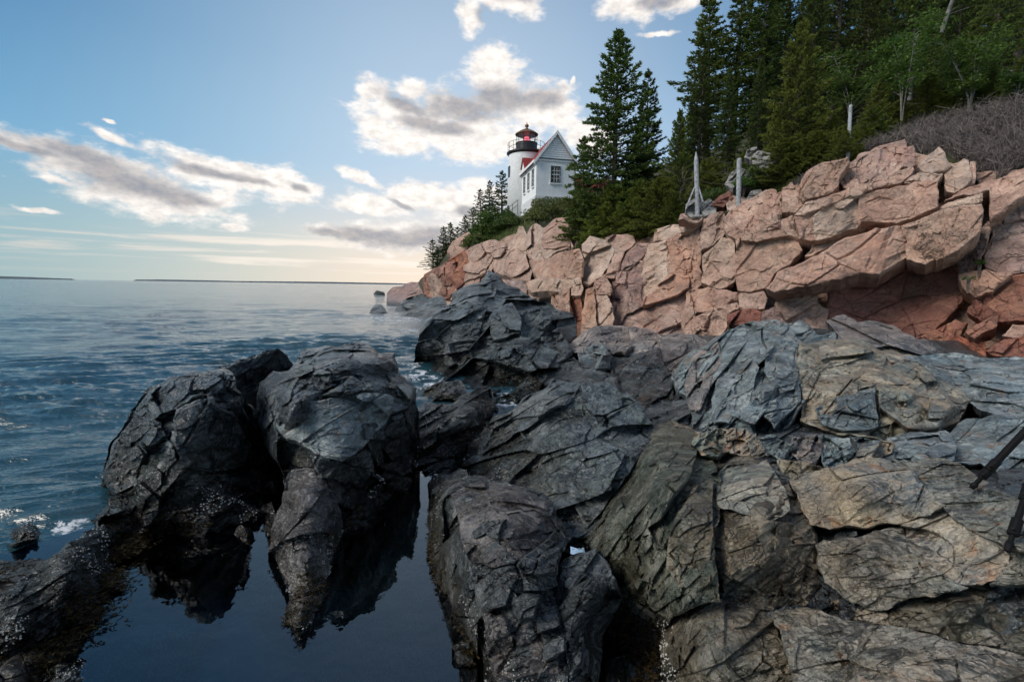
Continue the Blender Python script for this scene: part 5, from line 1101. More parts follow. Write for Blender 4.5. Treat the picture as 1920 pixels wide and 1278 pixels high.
# outside stair rail at the left of the house
rail = bpy.data.objects.new('stair_railing', None); C.objects.link(rail); tag(rail, 'thin dark stair railing climbing to the left side of the white house', 'railing')
ra = [at(943, 398, 52.0), at(952, 391, 52.2), at(961, 383, 52.5), at(971, 375, 52.8)]
rail.location = tuple(ra[0])
for dz in (0, -.5):
    m = MB(); m.tube([tuple(p - ra[0] + np.array([0, 0, dz])) for p in ra], .03, 5); m.build('handrail', M['postdark'], rail)
for p in ra:
    m = MB(); q = p - ra[0]; m.tube([tuple(q + np.array([0, 0, .03])), tuple(q - np.array([0, 0, 1.5]))], .028, 5); m.build('baluster', M['postdark'], rail)
# keeper's house behind the spruces
kh = bpy.data.objects.new('keeper_house', None); C.objects.link(kh); kp = at(1100, 375, 60.0); kh.location = (kp[0], kp[1], 9.6); kh.rotation_euler = (0, 0, rad(12))
tag(kh, 'red roofed white house half hidden behind the tall spruce', 'house')
m = MB(); m.box(-2.6, 6, 0, 6, -1, 3.6); m.build('wall', M['white'], kh)
m = MB(); V = [(-2.9, -.4, 3.5), (6.3, -.4, 3.5), (6.3, 3, 6.3), (-2.9, 3, 6.3), (-2.9, 6.4, 3.5), (6.3, 6.4, 3.5)]; m.add(V + [(a, b, c + .15) for a, b, c in V], [(0, 1, 2, 3), (3, 2, 5, 4), (9, 8, 7, 6), (10, 11, 8, 9), (0, 6, 7, 1), (4, 5, 11, 10), (0, 3, 9, 6), (3, 4, 10, 9), (1, 7, 8, 2), (2, 8, 11, 5)]); m.build('roof', M['redroof'], kh)
m = MB(); m.box(-2.8, 2, -1.6, 0, 2.35, 2.55); m.build('porch_roof', M['redroof'], kh)
m = MB(); m.box(-1.9, -1.0, -.06, 0, 3.6, 5.3); m.box(-2.85, 2.0, -1.65, -1.58, 2.2, 2.36); m.build('porch_trim', M['trim'], kh)

# ------------------------------------------------------------------ spruces
def tris(V, T, mat, name, tint, tint_attr='tint'):
    me = mesh(name, V, T, mat, False, {tint_attr: tint}); return me
def spruce(seed, h=9.0, r=2.2, step=.24, nb=7, dens=1.0, droop=.25, bare=.04, sparse=.0, irregular=.25, top=.05, needle=.15, mat='spruce', upsweep=.25):
    rs = np.random.RandomState(seed)
    mb = MB(); lean = rs.uniform(-.02, .02, 2)
    mb.tube([(lean[0] * t * h, lean[1] * t * h, t * h) for t in np.linspace(-.03, 1, 9)], [max(.012, h * .017 * (1 - t)) for t in np.linspace(0, .97, 9)], 7)
    tp = []; td = []; tn = []; tt = []
    z_ = bare * h; 
    while z_ < h * .985:
        f = z_ / h
        prof = (1 - f) ** .82 * (1 if f > .16 else .72 + f * 1.75) * r + top
        lvl = 1 + irregular * rs.uniform(-1, .7)
        n = max(3, int(nb * (1 - .35 * f) + rs.uniform(-1, 1)))
        a0 = rs.rand() * 6.28
        for k in range(n):
            if rs.rand() < sparse: continue
            az = a0 + 2 * math.pi * k / n + rs.uniform(-.25, .25)
            L = prof * lvl * rs.uniform(.66, 1.12) * (1 + irregular * .5 * math.sin(az * 2 + seed))
            up = upsweep + .75 * f ** 1.5 - .18 * (1 - f); dr = droop * (1 - f * .8)
            zb = z_ + rs.uniform(-.5, .5) * step
            dx, dy = math.cos(az), math.sin(az); sx, sy = -dy, dx
            def pos(t): return np.array([dx * L * t + lean[0] * zb, dy * L * t + lean[1] * zb, zb + L * (up * t - dr * t * t * 1.6 + .10 * t ** 3)])
            if L > .5: mb.tube([pos(0), pos(.5), pos(.93)], [.012 + L * .012, .008 + L * .006, .003], 3, False)
            m_ = int((7 + L * 26) * dens)
            t = rs.rand(m_) ** .62; t = .10 + .90 * t
            side = rs.choice([-1, 1], m_) * rs.rand(m_) ** .7 * (1.03 - t) * L * .46
            side[rs.rand(m_) < .25] *= .1
            P = np.stack([dx * L * t, dy * L * t, L * (up * t - dr * t * t * 1.6 + .10 * t ** 3)], 1)
            P[:, 0] += lean[0] * zb + sx * side; P[:, 1] += lean[1] * zb + sy * side; P[:, 2] += zb - np.abs(side) * .18 + rs.uniform(-.03, .05, m_) * (1 + L * .3)
            dir_ = np.stack([dx + sx * np.sign(side) * .8 * (np.abs(side) > .03), dy + sy * np.sign(side) * .8 * (np.abs(side) > .03), np.full(m_, up - dr * 1.3 * 1) + .12], 1)
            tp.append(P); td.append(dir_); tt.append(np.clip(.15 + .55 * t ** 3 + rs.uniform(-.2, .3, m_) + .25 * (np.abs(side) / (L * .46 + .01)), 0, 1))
        z_ += step * (1 - .45 * f) * rs.uniform(.8, 1.25)
    m_ = 14; zt = h * (1 - rs.rand(m_) * .06); tp.append(np.stack([lean[0] * zt + rs.normal(0, .012, m_), lean[1] * zt + rs.normal(0, .012, m_), zt], 1)); td.append(np.stack([rs.normal(0, .5, m_), rs.normal(0, .5, m_), np.full(m_, 1.2)], 1)); tt.append(np.full(m_, .7))
    P = np.concatenate(tp); D = np.concatenate(td); T_ = np.concatenate(tt); n = len(P)
    D /= np.linalg.norm(D, axis=1, keepdims=True)
    V = []; tint = []
    for q in range(4):
        d = D + rs.normal(0, .48, (n, 3)); d /= np.linalg.norm(d, axis=1, keepdims=True)
        s = np.cross(d, rs.normal(0, 1, (n, 3))); s /= np.linalg.norm(s, axis=1, keepdims=True)
        ln = needle * rs.uniform(.6, 1.25, (n, 1)); w = needle * .20
        a = P - s * w; b = P + s * w; c = P + d * ln
        V.append(np.stack([a, b, c], 1)); tint.append(np.repeat(np.clip(T_ + rs.uniform(-.12, .12, n), 0, 1)[:, None], 3, 1))
    V = np.concatenate(V).reshape(-1, 3); tint = np.concatenate(tint).ravel()
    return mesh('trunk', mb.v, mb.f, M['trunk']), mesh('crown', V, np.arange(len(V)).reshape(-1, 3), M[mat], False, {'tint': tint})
PRO = {
 'full':  spruce(1, 9.4, 2.5, .23, 7, 1.15, .30, .03, .05, .30),
 'slim':  spruce(2, 8.5, 1.45, .26, 6, 1.0, .12, .03, .12, .25, upsweep=.38),
 'tall':  spruce(3, 15., 2.9, .34, 7, 1.0, .30, .12, .12, .38, needle=.18),
 'open':  spruce(4, 15., 2.5, .38, 7, 1.1, .26, .18, .18, .50, needle=.18),
 'light': spruce(5, 7.0, 2.1, .20, 7, 1.35, .18, .02, .02, .22, mat='sprucelight', needle=.13, upsweep=.35),
 'low':   spruce(6, 3.0, 1.9, .13, 8, 1.5, .12, .0, .0, .40, mat='sprucelight', needle=.12, upsweep=.22),
 'small': spruce(7, 6.5, 1.5, .26, 6, 1.0, .15, .06, .15, .40, needle=.14),
 'deep':  spruce(8, 13., 3.1, .30, 7, 1.15, .34, .05, .04, .34, needle=.18),
}
PH = dict(full=9.4, slim=8.5, tall=15., open=15., light=7.0, low=3.0, small=6.5, deep=13.)
_tn = [0]
def tree(kind, px, Y, top, label, group, base=None, wide=1.0, name='spruce_tree', sink=.15):
    """stands on the hillside at forward distance Y; top is the height of its tip as surveyed"""
    p = at(px, top, Y); x, y = p[0], p[1]
    zb = float(hill_z(x, y)[0]) - sink if base is None else float(at(px, base, Y)[2])
    s = (p[2] - zb) / PH[kind]
    o = bpy.data.objects.new(name, None); C.objects.link(o); o.location = (x, y, zb)
    _tn[0] += 1; o.rotation_euler = (0, 0, _tn[0] * 2.4); o.scale = (s * wide, s * wide, s)
    tag(o, label, 'tree', group)
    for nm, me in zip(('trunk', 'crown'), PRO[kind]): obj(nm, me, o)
    return o
G1 = 'spruces between the lighthouse and the fence'; G2 = 'tall spruces of the wood behind the fence'; G3 = 'small spruces on the skyline left of the lighthouse'; G4 = 'low spruce growth along the cliff edge'
tree('full', 1162, 23.5, 62, 'tall full spruce standing just right of the white house', G1, 428, 1.22)
tree('slim', 1222, 25, 130, 'slim pointed spruce right behind the tall full spruce', G1, 400, 1.2)
tree('small', 1098, 24.5, 255, 'ragged short spruce whose branches overlap the house gable', G1, 425, 1.2)
tree('full', 1195, 24, 250, 'short broad spruce filling the gap under the slim one', G1, 430, 1.5)
tree('light', 1277, 20.5, 208, 'small yellowish young spruce left of the pointed fence post', G1, 400, .8)
for px, Y, top, base, w, lb in [(1105,24.5,372,450,1.3,'low spruce at the left end of the growth by the house'),(1150,22.6,352,452,1.3,'low bright tipped spruce below the tall full spruce'),(1200,21.6,345,448,1.35,'low dense spruce at the middle of the cliff edge growth'),(1243,20.2,338,438,1.2,'low spruce hanging over the cliff edge left of the stone pile'),(1268,19.2,362,424,1.1,'lowest spruce touching the stones by the pointed post'),(1180,21.8,398,456,1.5,'mat of spruce creeping to the rim above the mauve rock'),(1125,23,405,458,1.4,'mat of spruce creeping to the rim above the pale rock'),(1232,20.4,392,444,1.3,'spruce mat on the rim beneath the dense low spruces')]:
    tree('low', px, Y, top, lb, G4, base, w)
# wood
for kind, px, Y, top, w, lb in [
  ('open', 1343, 27, -45, 1.5, 'open crowned tall spruce at the left edge of the wood'),
  ('tall', 1320, 24.5, 95, 1.25, 'dark spruce in front of the leftmost open crowned one'),
  ('open', 1392, 27, -60, 1.55, 'tall ragged spruce second along the skyline'),
  ('deep', 1372, 22.5, 130, .8, 'broad mid height spruce behind the middle fence post'),
  ('tall', 1440, 26, -70, 1.35, 'tall spruce third along the skyline'),
  ('deep', 1432, 21, 110, .75, 'layered spruce above the pale lichen boulder'),
  ('open', 1490, 28, -110, 1.6, 'tall spruce with sky showing through beside the bright young spruce'),
  ('light', 1510, 18.0, 42, 1.0, 'bright green young spruce at the front of the wood'),
  ('light', 1470, 18.6, 205, 1.3, 'low broad young spruce at the foot of the bright one'),
  ('light', 1565, 17.4, 215, 1.3, 'low broad young spruce beside the upper fence post'),
  ('deep', 1540, 23, -60, .9, 'dark dense spruce right behind the bright young one'),
  ('tall', 1590, 26, -150, 1.0, 'tall spruce behind the birch sapling'),
  ('deep', 1640, 23, -90, .9, 'dark dense spruce left of the dead grey trunk'),
  ('deep', 1740, 23, -130, .95, 'dark dense spruce right of the dead grey trunk'),
  ('tall', 1690, 28, -200, 1.1, 'very tall spruce behind the dead grey trunk'),
  ('deep', 1820, 20.5, -110, .9, 'dark spruce behind the feathery green bush'),
  ('tall', 1790, 26, -260, 1.1, 'very tall spruce right of centre in the deep wood'),
  ('deep', 1890, 19, -130, .9, 'dark spruce above the dry brush near the right edge'),
  ('tall', 1960, 22, -300, 1.1, 'very tall spruce at the right edge'),
  ('deep', 1990, 17.5, -60, .9, 'dark spruce partly outside the right edge'),
  ('tall', 1880, 27, -330, 1.1, 'very tall spruce far back near the right edge'),
  ('deep', 1690, 19.5, 60, .8, 'short dark spruce filling the foot of the wood'),
  ('deep', 1600, 19.8, 105, .8, 'short dark spruce behind the upper fence post'),
  ('deep', 1775, 18.5, 85, .75, 'short dark spruce above the middle of the dry brush'),
  ('deep', 1850, 17.6, 80, .75, 'short dark spruce above the right part of the dry brush'),
  ('tall', 1300, 33, 175, .9, 'distant dark spruce filling the gap left of the wood'),
  ('tall', 1280, 38, 215, .9, 'farthest dark spruce seen low in the gap of the skyline'),
  ('deep', 1450, 32, -20, 1.0, 'dark spruce deep in the wood behind the open crowns'),
  ('deep', 1550, 33, -90, 1.1, 'dark spruce deep in the wood behind the birch'),
  ('deep', 1650, 34, -160, 1.2, 'dark spruce deep in the wood left of the dead trunk'),
  ('deep', 1770, 33, -200, 1.2, 'dark spruce deep in the wood right of the dead trunk'),
  ('deep', 1900, 31, -260, 1.3, 'dark spruce deep in the wood at the upper right corner'),
  ('low', 1330, 19.5, 300, 1.3, 'low spruce between the pointed post and the wood'),
  ('low', 1400, 19, 285, 1.2, 'low spruce behind the stone heap'),
  ('low', 1480, 17, 262, 1.5, 'low spreading spruce right of the pale boulder'),
  ('low', 1530, 16.6, 250, 1.5, 'low spreading spruce above the smooth cliff top slab'),
  ('low', 1620, 16.5, 232, 1.2, 'low spreading spruce beyond the upper fence post'),
  ('light', 1650, 17.6, 150, 1.3, 'broad young spruce at the foot of the wood left of the dead trunk'),
  ('light', 1745, 17.2, 130, 1.4, 'broad young spruce at the foot of the wood right of the dead trunk'),
  ('small', 1800, 17.0, 110, 1.9, 'ragged dark spruce left of the feathery sapling'),
  ('light', 1860, 16.2, 120, 1.4, 'broad young spruce right of the feathery sapling'),
  ('light', 1930, 15.0, 100, 1.5, 'broad young spruce at the right edge above the brush'),
  ('low', 1690, 17.5, 195, 1.5, 'low spruce mat behind the dry brush under the dead trunk'),
  ('low', 1770, 17.0, 180, 1.5, 'low spruce mat behind the middle of the dry brush'),
  ('low', 1850, 16.2, 165, 1.5, 'low spruce mat behind the right of the dry brush'),
  ('low', 1585, 15.8, 238, 1.2, 'low spruce hiding the foot of the upper fence post'),
  ('low', 1640, 16.8, 205, 1.4, 'low spruce between the upper post and the dry brush')]:
    tree(kind, px, Y, top, lb, G2, None, w)
for px, Y, top, base, w, lb in [(942,62,320,410,1.0,'largest skyline spruce touching the tower'),(917,62,338,412,.9,'skyline spruce second from the tower'),(902,62,354,415,.9,'skyline spruce third from the tower'),(886,58,388,440,1.2,'small spruce in the gap above the green bush'),(872,56,402,455,.9,'pointed spruce at the left end of the green bush'),(846,54,417,488,1.0,'second spruce from the seaward end of the cliff'),(830,53,424,495,.9,'third pointed spruce from the seaward end'),(812,50,448,508,1.0,'lowest spruce at the seaward end of the cliff'),(858,55,425,482,1.2,'bushy spruce between the pointed ones'),(820,52,462,508,1.3,'short spruce below the seaward pointed ones'),(838,52,455,500,1.3,'short spruce hugging the cliff edge at the seaward end')]:
    tree('small', px, Y, top, lb, G3, base, w * 1.7)
# bushes, saplings
def blob_leaves(seed, n, boxes, leaf, mat, up=.3):
    rs = np.random.RandomState(seed); P = []
    for cx, cy, cz, rx, ry, rz, k in boxes:
        m_ = int(n * k); d = rs.normal(0, 1, (m_, 3)); d /= np.linalg.norm(d, axis=1, keepdims=True); d[:, 2] = np.abs(d[:, 2]) * 1.2 - .2
        rr = rs.rand(m_, 1) ** .35; P.append(np.array([cx, cy, cz]) + d * rr * np.array([rx, ry, rz]) * (1 + .25 * vnoise(d * 3 + seed, seed))[:, None])
    P = np.concatenate(P); n = len(P); cl = vnoise(P / .35, seed + 1); keep = cl > -.55; P = P[keep]; cl = cl[keep]; n = len(P)
    a = rs.normal(0, 1, (n, 3)); a /= np.linalg.norm(a, axis=1, keepdims=True); b = np.cross(a, rs.normal(0, 1, (n, 3))); b /= np.linalg.norm(b, axis=1, keepdims=True)
    s = leaf * rs.uniform(.6, 1.3, (n, 1))
    V = np.stack([P - a * s, P + b * s * .5, P + a * s, P - b * s * .5], 1).reshape(-1, 3)
    tint = np.repeat(np.clip(.5 + .5 * cl + rs.uniform(-.2, .2, n), 0, 1), 4)
    return mesh('foliage', V, np.arange(len(V)).reshape(-1, 4), M[mat], False, {'tint': tint})
def bush(px, py, Y, rx, rz, label, n=5000, leaf=.09, mat='bushleaf', name='bush', boxes=None, stems=6, seed=11, ry=None, group=None):
    p = at(px, py, Y); o = bpy.data.objects.new(name, None); C.objects.link(o); o.location = tuple(p); tag(o, label, 'bush', group)
    ry = ry or rx
    obj('foliage', blob_leaves(seed, n, boxes or [(0, 0, rz * .25, rx, ry, rz, 1)], leaf, mat), o)
    rs = np.random.RandomState(seed); m = MB()
    for k in range(stems):
        a = rs.rand() * 6.28; e = rs.uniform(.3, .7); m.tube([(0, 0, -.3), (rx * e * math.cos(a) * .5, ry * e * math.sin(a) * .5, rz * .4), (rx * e * math.cos(a), ry * e * math.sin(a), rz * .9)], [.03, .02, .008], 4)
    m.build('stem', M['trunk'], o); return o
bush(925, 436, 46, 1.9, 2.1, 'rounded green bush on the slope left of the white house', 9000, .11, 'leaf', boxes=[(-.3, 0, .2, 1.7, 1.4, 1.9, .45), (1.2, .3, .9, 1.2, 1.2, 1.2, .25), (-1.6, 0, -.7, 1.2, 1.2, 1.2, .2), (.3, -.6, -.8, 1.5, 1, 1, .2)])
bush(890, 465, 43, 1.2, 1.0, 'grassy green shrub hanging over the cliff left of the house', 4000, .09, 'grass', seed=12)
bush(955, 425, 44, 1.4, .8, 'low green shrub under the corner of the white house', 3500, .08, 'bushleaf', seed=13)
bush(1040, 404, 36, 2.2, 1.0, 'low grassy shrub in front of the stone base of the house', 8000, .07, 'grass', seed=14, ry=3)
bush(1005, 414, 33, 1.0, .55, 'brown green shrub between the pale rock spires', 2600, .06, 'grass', seed=15)
bush(978, 455, 33.5, .5, .7, 'small green tuft wedged in the cliff beside the pale spire', 1500, .05, 'leaf', seed=16)
bush(1395, 352, 17.4, .45, .3, 'small green shrub at the foot of the square fence post', 1500, .035, 'leaf', seed=17)
bush(1345, 372, 18, .6, .3, 'low green growth between the fence posts', 1600, .04, 'bushleaf', seed=18)
bush(1420, 335, 17.5, .6, .35, 'green heath under the dark fence post', 1600, .04, 'bushleaf', seed=19)
bush(1088, 470, 22.5, .25, .4, 'green grass tuft in the cleft left of the pale wall', 700, .04, 'leaf', seed=20)
bush(1817, 525, 11.3, .12, .10, 'small grass tuft in the cleft of the red cliff', 300, .025, 'leaf', seed=21)
bush(1838, 495, 11.4, .10, .08, 'tiny grass tuft above the shelf at the right of the cliff', 250, .025, 'leaf', seed=22)
def sapling(px, py, Y, h, label, seed, leafn=1500, leaf=.06, mat='leaf', bark='birch', spread=.35, nst=3, feather=False):
    p = on_hill(px, py)[0][0]; o = bpy.data.objects.new('sapling', None); C.objects.link(o); o.location = tuple(p); tag(o, label, 'tree', 'broadleaf saplings at the edge of the wood')
    rs = np.random.RandomState(seed); m = MB(); tips = []
    for s in range(nst):
        a = rs.rand() * 6.28; b = rs.uniform(.1, spread)
        pts = [(0, 0, -.2)]
        for t in (.25, .5, .75, 1.0): pts.append((h * b * t * t * math.cos(a) + rs.normal(0, .03) * h * .4, h * b * t * t * math.sin(a), h * t * rs.uniform(.93, 1.0)))
        m.tube(pts, [.020, .016, .013, .009, .004], 5)
        for i in range(9):
            t = rs.uniform(.35, 1); k = min(int(t * 4), 3); f = t * 4 - k; q = np.array(pts[k]) * (1 - f) + np.array(pts[k + 1]) * f
            a2 = rs.rand() * 6.28; L = h * rs.uniform(.10, .26); e = q + np.array([math.cos(a2) * L, math.sin(a2) * L, L * rs.uniform(.1, .7)])
            m.tube([q, (q + e) / 2 + np.array([0, 0, L * .1]), e], [.010, .007, .003], 3, False); tips += [e, (q + e) / 2, q * .3 + e * .7]
    m.build('trunk', M[bark], o)
    tips = np.array(tips); P = np.repeat(tips, max(1, leafn // len(tips)), 0); P = P + rs.normal(0, h * .055, P.shape) * np.array([1, 1, .6])
    n = len(P); a = rs.normal(0, 1, (n, 3)); a[:, 2] *= .4; a /= np.linalg.norm(a, axis=1, keepdims=True); b = np.cross(a, rs.normal(0, .4, (n, 3)) + np.array([0, 0, 1])); b /= np.linalg.norm(b, axis=1, keepdims=True)
    s_ = leaf * rs.uniform(.6, 1.3, (n, 1)); V = np.stack([P - a * s_, P + b * s_ * .55, P + a * s_, P - b * s_ * .55], 1).reshape(-1, 3)
    obj('foliage', mesh('foliage', V, np.arange(len(V)).reshape(-1, 4), M[mat], False, {'tint': np.repeat(np.clip(rs.uniform(.2, 1, n), 0, 1), 4)}), o)
    return o
sapling(1592, 262, 16.6, 3.4, 'birch sapling with a pale stem behind the upper fence post', 31, 2400)
sapling(1640, 250, 16.4, 3.0, 'leaning bright green sapling left of the dead grey trunk', 32, 3000, spread=.6)
sapling(1690, 245, 16.6, 3.1, 'bright green sapling in front of the dead grey trunk', 33, 2600, spread=.5)
sapling(1815, 222, 15.2, 2.3, 'feathery pale green multi-stemmed sapling above the dry brush', 34, 4200, .05, spread=.5, nst=6)
sapling(1905, 208, 13.6, 1.1, 'low bright green sapling at the right edge above the brush', 35, 1800, .04, spread=.6, nst=5)
# dead trunks
def snag(px, py, Y, h, r, label, seed, lean=0):
    p = on_hill(px, py)[0][0] if py > 150 else at(px, py, Y); o = bpy.data.objects.new('dead_trunk', None); C.objects.link(o); o.location = tuple(p); tag(o, label, 'dead tree')
    m = MB(); rs = np.random.RandomState(seed)
    m.tube([(lean * t * h, 0, t * h) for t in np.linspace(-.05, 1, 6)], [r * (1 - .25 * t) for t in np.linspace(0, 1, 6)], 9); m.build('trunk', M['snag'], o)
    for k in range(7):
        m = MB(); t = rs.uniform(.3, .95); a = rs.rand() * 6.28; L = rs.uniform(.3, .8); q = np.array([lean * t * h, 0, t * h]); m.tube([q, q + np.array([math.cos(a) * L, math.sin(a) * L, L * rs.uniform(-.1, .5)])], [.014, .004], 4)
        m.build('branch', M['snag'], o)
    return o
snag(1703, 205, 17.2, 2.85, .08, 'grey dead trunk broken off flat in the dark wood', 41)
snag(1765, 60, 17.5, 1.0, .07, 'pale splintered snag high in the wood near the top edge', 42, .25)
# dry brush thicket on the slope above the right of the cliff
def brush():
    rs = np.random.RandomState(50); V = []; T = []; tint = []
    poly = np.array([(1470,352),(1560,300),(1640,262),(1720,240),(1800,232),(1880,215),(1990,200),(1990,300),(1930,308),(1868,330),(1835,322),(1800,298),(1765,272),(1735,286),(1700,264),(1620,284),(1560,305),(1500,345)], float)
    n = 26000; q = np.stack([rs.uniform(1470, 1990, n), rs.uniform(200, 352, n)], 1); ins, _, _ = poly_info(poly, q); q = q[ins]
    top = np.interp(q[:, 0], [1470, 1600, 1700, 1800, 1990], [350, 285, 255, 225, 195]); bot = np.interp(q[:, 0], [1470, 1560, 1700, 1765, 1835, 1990], [356, 312, 272, 284, 330, 308])
    f = np.clip((q[:, 1] - top) / np.maximum(bot - top, 8), 0, 1)
    P, _ = on_hill(q[:, 0], q[:, 1], 30); n = len(P)
    h = rs.uniform(.18, .75, n) * np.interp(q[:, 0], [1470, 1640, 1760, 1990], [.35, .6, 1, 1.1])
    base = P.copy(); base[:, 2] -= .12
    a = rs.rand(n) * 6.28; ln = rs.uniform(.05, .7, n); tip = base + np.stack([np.cos(a) * ln * h, np.sin(a) * ln * h, h], 1)
    mid = (base + tip) / 2 + rs.normal(0, .06, (n, 3)) * h[:, None] * 2
    segs = [(base, mid, .006), (mid, tip, .0045)]
    for k in range(3):
        t = rs.uniform(.2, .9, (n, 1)); b0 = base * (1 - t) + tip * t; a2 = rs.rand(n) * 6.28; L = h * rs.uniform(.25, .6, n)
        segs.append((b0, b0 + np.stack([np.cos(a2) * L, np.sin(a2) * L, L * rs.uniform(-.1, .9, n)], 1), .0035))
    VV = []; tn = []
    for A_, B_, w in segs:
        d = B_ - A_; s = np.cross(d, rs.normal(0, 1, d.shape)); s /= np.linalg.norm(s, axis=1, keepdims=True) + 1e-9
        w = w * 1.4
        VV.append(np.stack([A_ - s * w, A_ + s * w, B_ + s * w * .5, B_ - s * w * .5], 1)); tn.append(np.repeat(rs.rand(n)[:, None], 4, 1))
    V = np.concatenate(VV).reshape(-1, 3); tn = np.concatenate(tn).ravel()
    return obj('dry_brush', mesh('dry_brush', V, np.arange(len(V)).reshape(-1, 4), M['drybrush'], False, {'tint': tn}), kind='stuff', label='grey purple leafless brush on the slope above the cliff', cat='brush')
brush()
def blades(name, seed, n, region, Yf, h, mat, label, w=.012, kind='stuff'):
    rs = np.random.RandomState(seed); R = np.asarray(region, float)
    q = np.stack([rs.uniform(R[:, 0].min(), R[:, 0].max(), n), rs.uniform(R[:, 1].min(), R[:, 1].max(), n)], 1); ins, _, _ = poly_info(R, q); q = q[ins]; n = len(q)
    P, _ = on_hill(q[:, 0], q[:, 1], 60); hh = h * rs.uniform(.4, 1.2, n)[:, None]; a = rs.rand(n) * 6.28
    d = np.stack([np.cos(a) * .35, np.sin(a) * .35, np.ones(n)], 1) * hh; s = np.stack([-np.sin(a), np.cos(a), 0 * a], 1) * w
    P[:, 2] -= .05
    V = np.stack([P - s, P + s, P + d], 1).reshape(-1, 3)
    cl = np.clip(.5 + .5 * vnoise(P / 1.2, seed) + rs.uniform(-.3, .3, n), 0, 1)
    return obj(name, mesh(name, V, np.arange(len(V)).reshape(-1, 3), M[mat], False, {'tint': np.repeat(cl, 3)}), kind=kind, label=label)
blades('grass', 60, 26000, [(880,450),(940,425),(985,408),(1010,396),(1060,376),(1110,372),(1110,440),(1070,420),(1045,410),(1010,420),(985,430),(960,445),(900,470),(870,480)], lambda q: np.interp(q[:, 0], [880, 960, 1010, 1060, 1110], [43, 42, 38, 36, 27]), .35, 'grass', 'long grass on the slope under the white house', .02)
blades('heath', 61, 16000, [(1300,380),(1330,350),(1400,330),(1470,318),(1500,335),(1460,360),(1400,378),(1340,400),(1290,410)], lambda q: np.interp(q[:, 1], [318, 410], [19.5, 17.2]), .14, 'grass', 'grass and heath between the fence posts', .010)
# ------------------------------------------------------------------ fence, boulders on the hill
def post(px, top, base, Y, w, mat, label, pointed=False, lean=0.0):
    if Y is None: Y = float(on_hill(px, base)[1][0])
    a = at(px + lean, base, Y); b = at(px, top, Y); h = b[2] - a[2] + .4
    o = bpy.data.objects.new('fence_post', None); C.objects.link(o); o.location = (a[0], a[1], a[2] - .4); tag(o, label, 'fence post', 'old fence posts on the cliff top')
    dx = (b[0] - a[0]); m = MB(); n = 10; pr = []
    zs = [0, h * .3, h * .6, h * (.86 if pointed else .985), h]; rs_ = [w * 1.04, w, w * .98, w * .95, .01 if pointed else w * .8]
    m.tube([(dx * z_ / h, 0, z_) for z_ in zs], rs_, n); m.build('shaft', M[mat], o); return o, a, b
p1, a1, b1 = post(1305, 284, 380, 16.6, .075, 'post', 'pale pointed fence post standing on the stone pile', True, 4)
for q0, q1, lb in (((1286, 392), (1302, 352), 'brace'), ((1318, 378), (1308, 345), 'brace')):
    m = MB(); A_ = at(*q0, 16.5) - np.array(p1.location); B_ = at(*q1, 16.6) - np.array(p1.location); m.tube([A_, B_], [.03, .028], 6); m.build('brace', M['post'], p1)
p2, a2, b2 = post(1386, 297, 374, 16.2, .075, 'post', 'square cut pale fence post right of the pointed one')
p3, a3, b3 = post(1435, 283, 345, None, .075, 'postdark', 'dark fence post in front of the pale lichen boulder', True, -3)
p4, a4, b4 = post(1595, 197, 272, 15.0, .05, 'post', 'upper pale fence post at the edge of the spruce wood', False, -3)
tree('low', 1588, 14.75, 246, 'low spruce tuft growing at the foot of the upper fence post', G4, 284, 1.1)
wr = bpy.data.objects.new('fence_wire', None); C.objects.link(wr); wr.location = tuple(b1); tag(wr, 'slack rusty wire strung between the old fence posts', 'wire')
def wire(pts, r=.006):
    m = MB(); m.tube([np.array(p) - np.array(wr.location) for p in pts], r, 4, False); m.build('strand', M['wire'], wr)
for k, dz in enumerate((.12, .55, .9)):
    A_ = b1 - np.array([0, 0, dz]); B_ = b2 - np.array([0, 0, dz * .8 + .02]); D__ = b3 - np.array([0, 0, dz * .7 + .05])
    wire([A_ * (1 - t) + B_ * t - np.array([0, 0, .10 * math.sin(math.pi * t)]) for t in np.linspace(0, 1, 8)]); wire([B_ * (1 - t) + D__ * t - np.array([0, 0, .06 * math.sin(math.pi * t)]) for t in np.linspace(0, 1, 6)])
rs = np.random.RandomState(3)
for k in range(6):      # loose coil at the left post
    c = at(1292 + rs.uniform(-5, 5), 322 + k * 9, 16.8); r0 = rs.uniform(.18, .42)
    wire([c + np.array([r0 * math.cos(t) * .7, .1 * math.sin(t + k), r0 * math.sin(t)]) for t in np.linspace(0, 6.28, 18)], .0045)
for k in range(6):      # strands running up into the wood from the upper post
    A_ = b4 - np.array([0, 0, .06 + k * .13]); B_ = at(1700 + k * 12, 55 + k * 24, 19.5)
    wire([A_ * (1 - t) + B_ * t - np.array([0, 0, .15 * math.sin(math.pi * t)]) for t in np.linspace(0, 1, 7)], .005)
rock('boulder', 'grey', [(1400,296),(1404,284),(1420,279),(1440,284),(1458,286),(1466,305),(1462,322),(1440,327),(1425,316),(1414,300)], [(1400,296,18),(1420,279,18.4),(1466,305,17.6),(1440,327,17)], 'schist', 9, .6, label='pale lichen covered boulder overhanging below the spruces', cat='boulder', amp=1.3)
rock('boulder', 'grey', [(1362,345),(1372,328),(1388,318),(1404,326),(1418,338),(1410,350),(1380,354)], [(1362,345,17.8),(1388,318,18.2),(1418,338,17.5),(1380,354,17.2)], 'rubble', 7, 1, label='heap of grey lichened rock behind the square fence post', cat='boulder', amp=1.3)
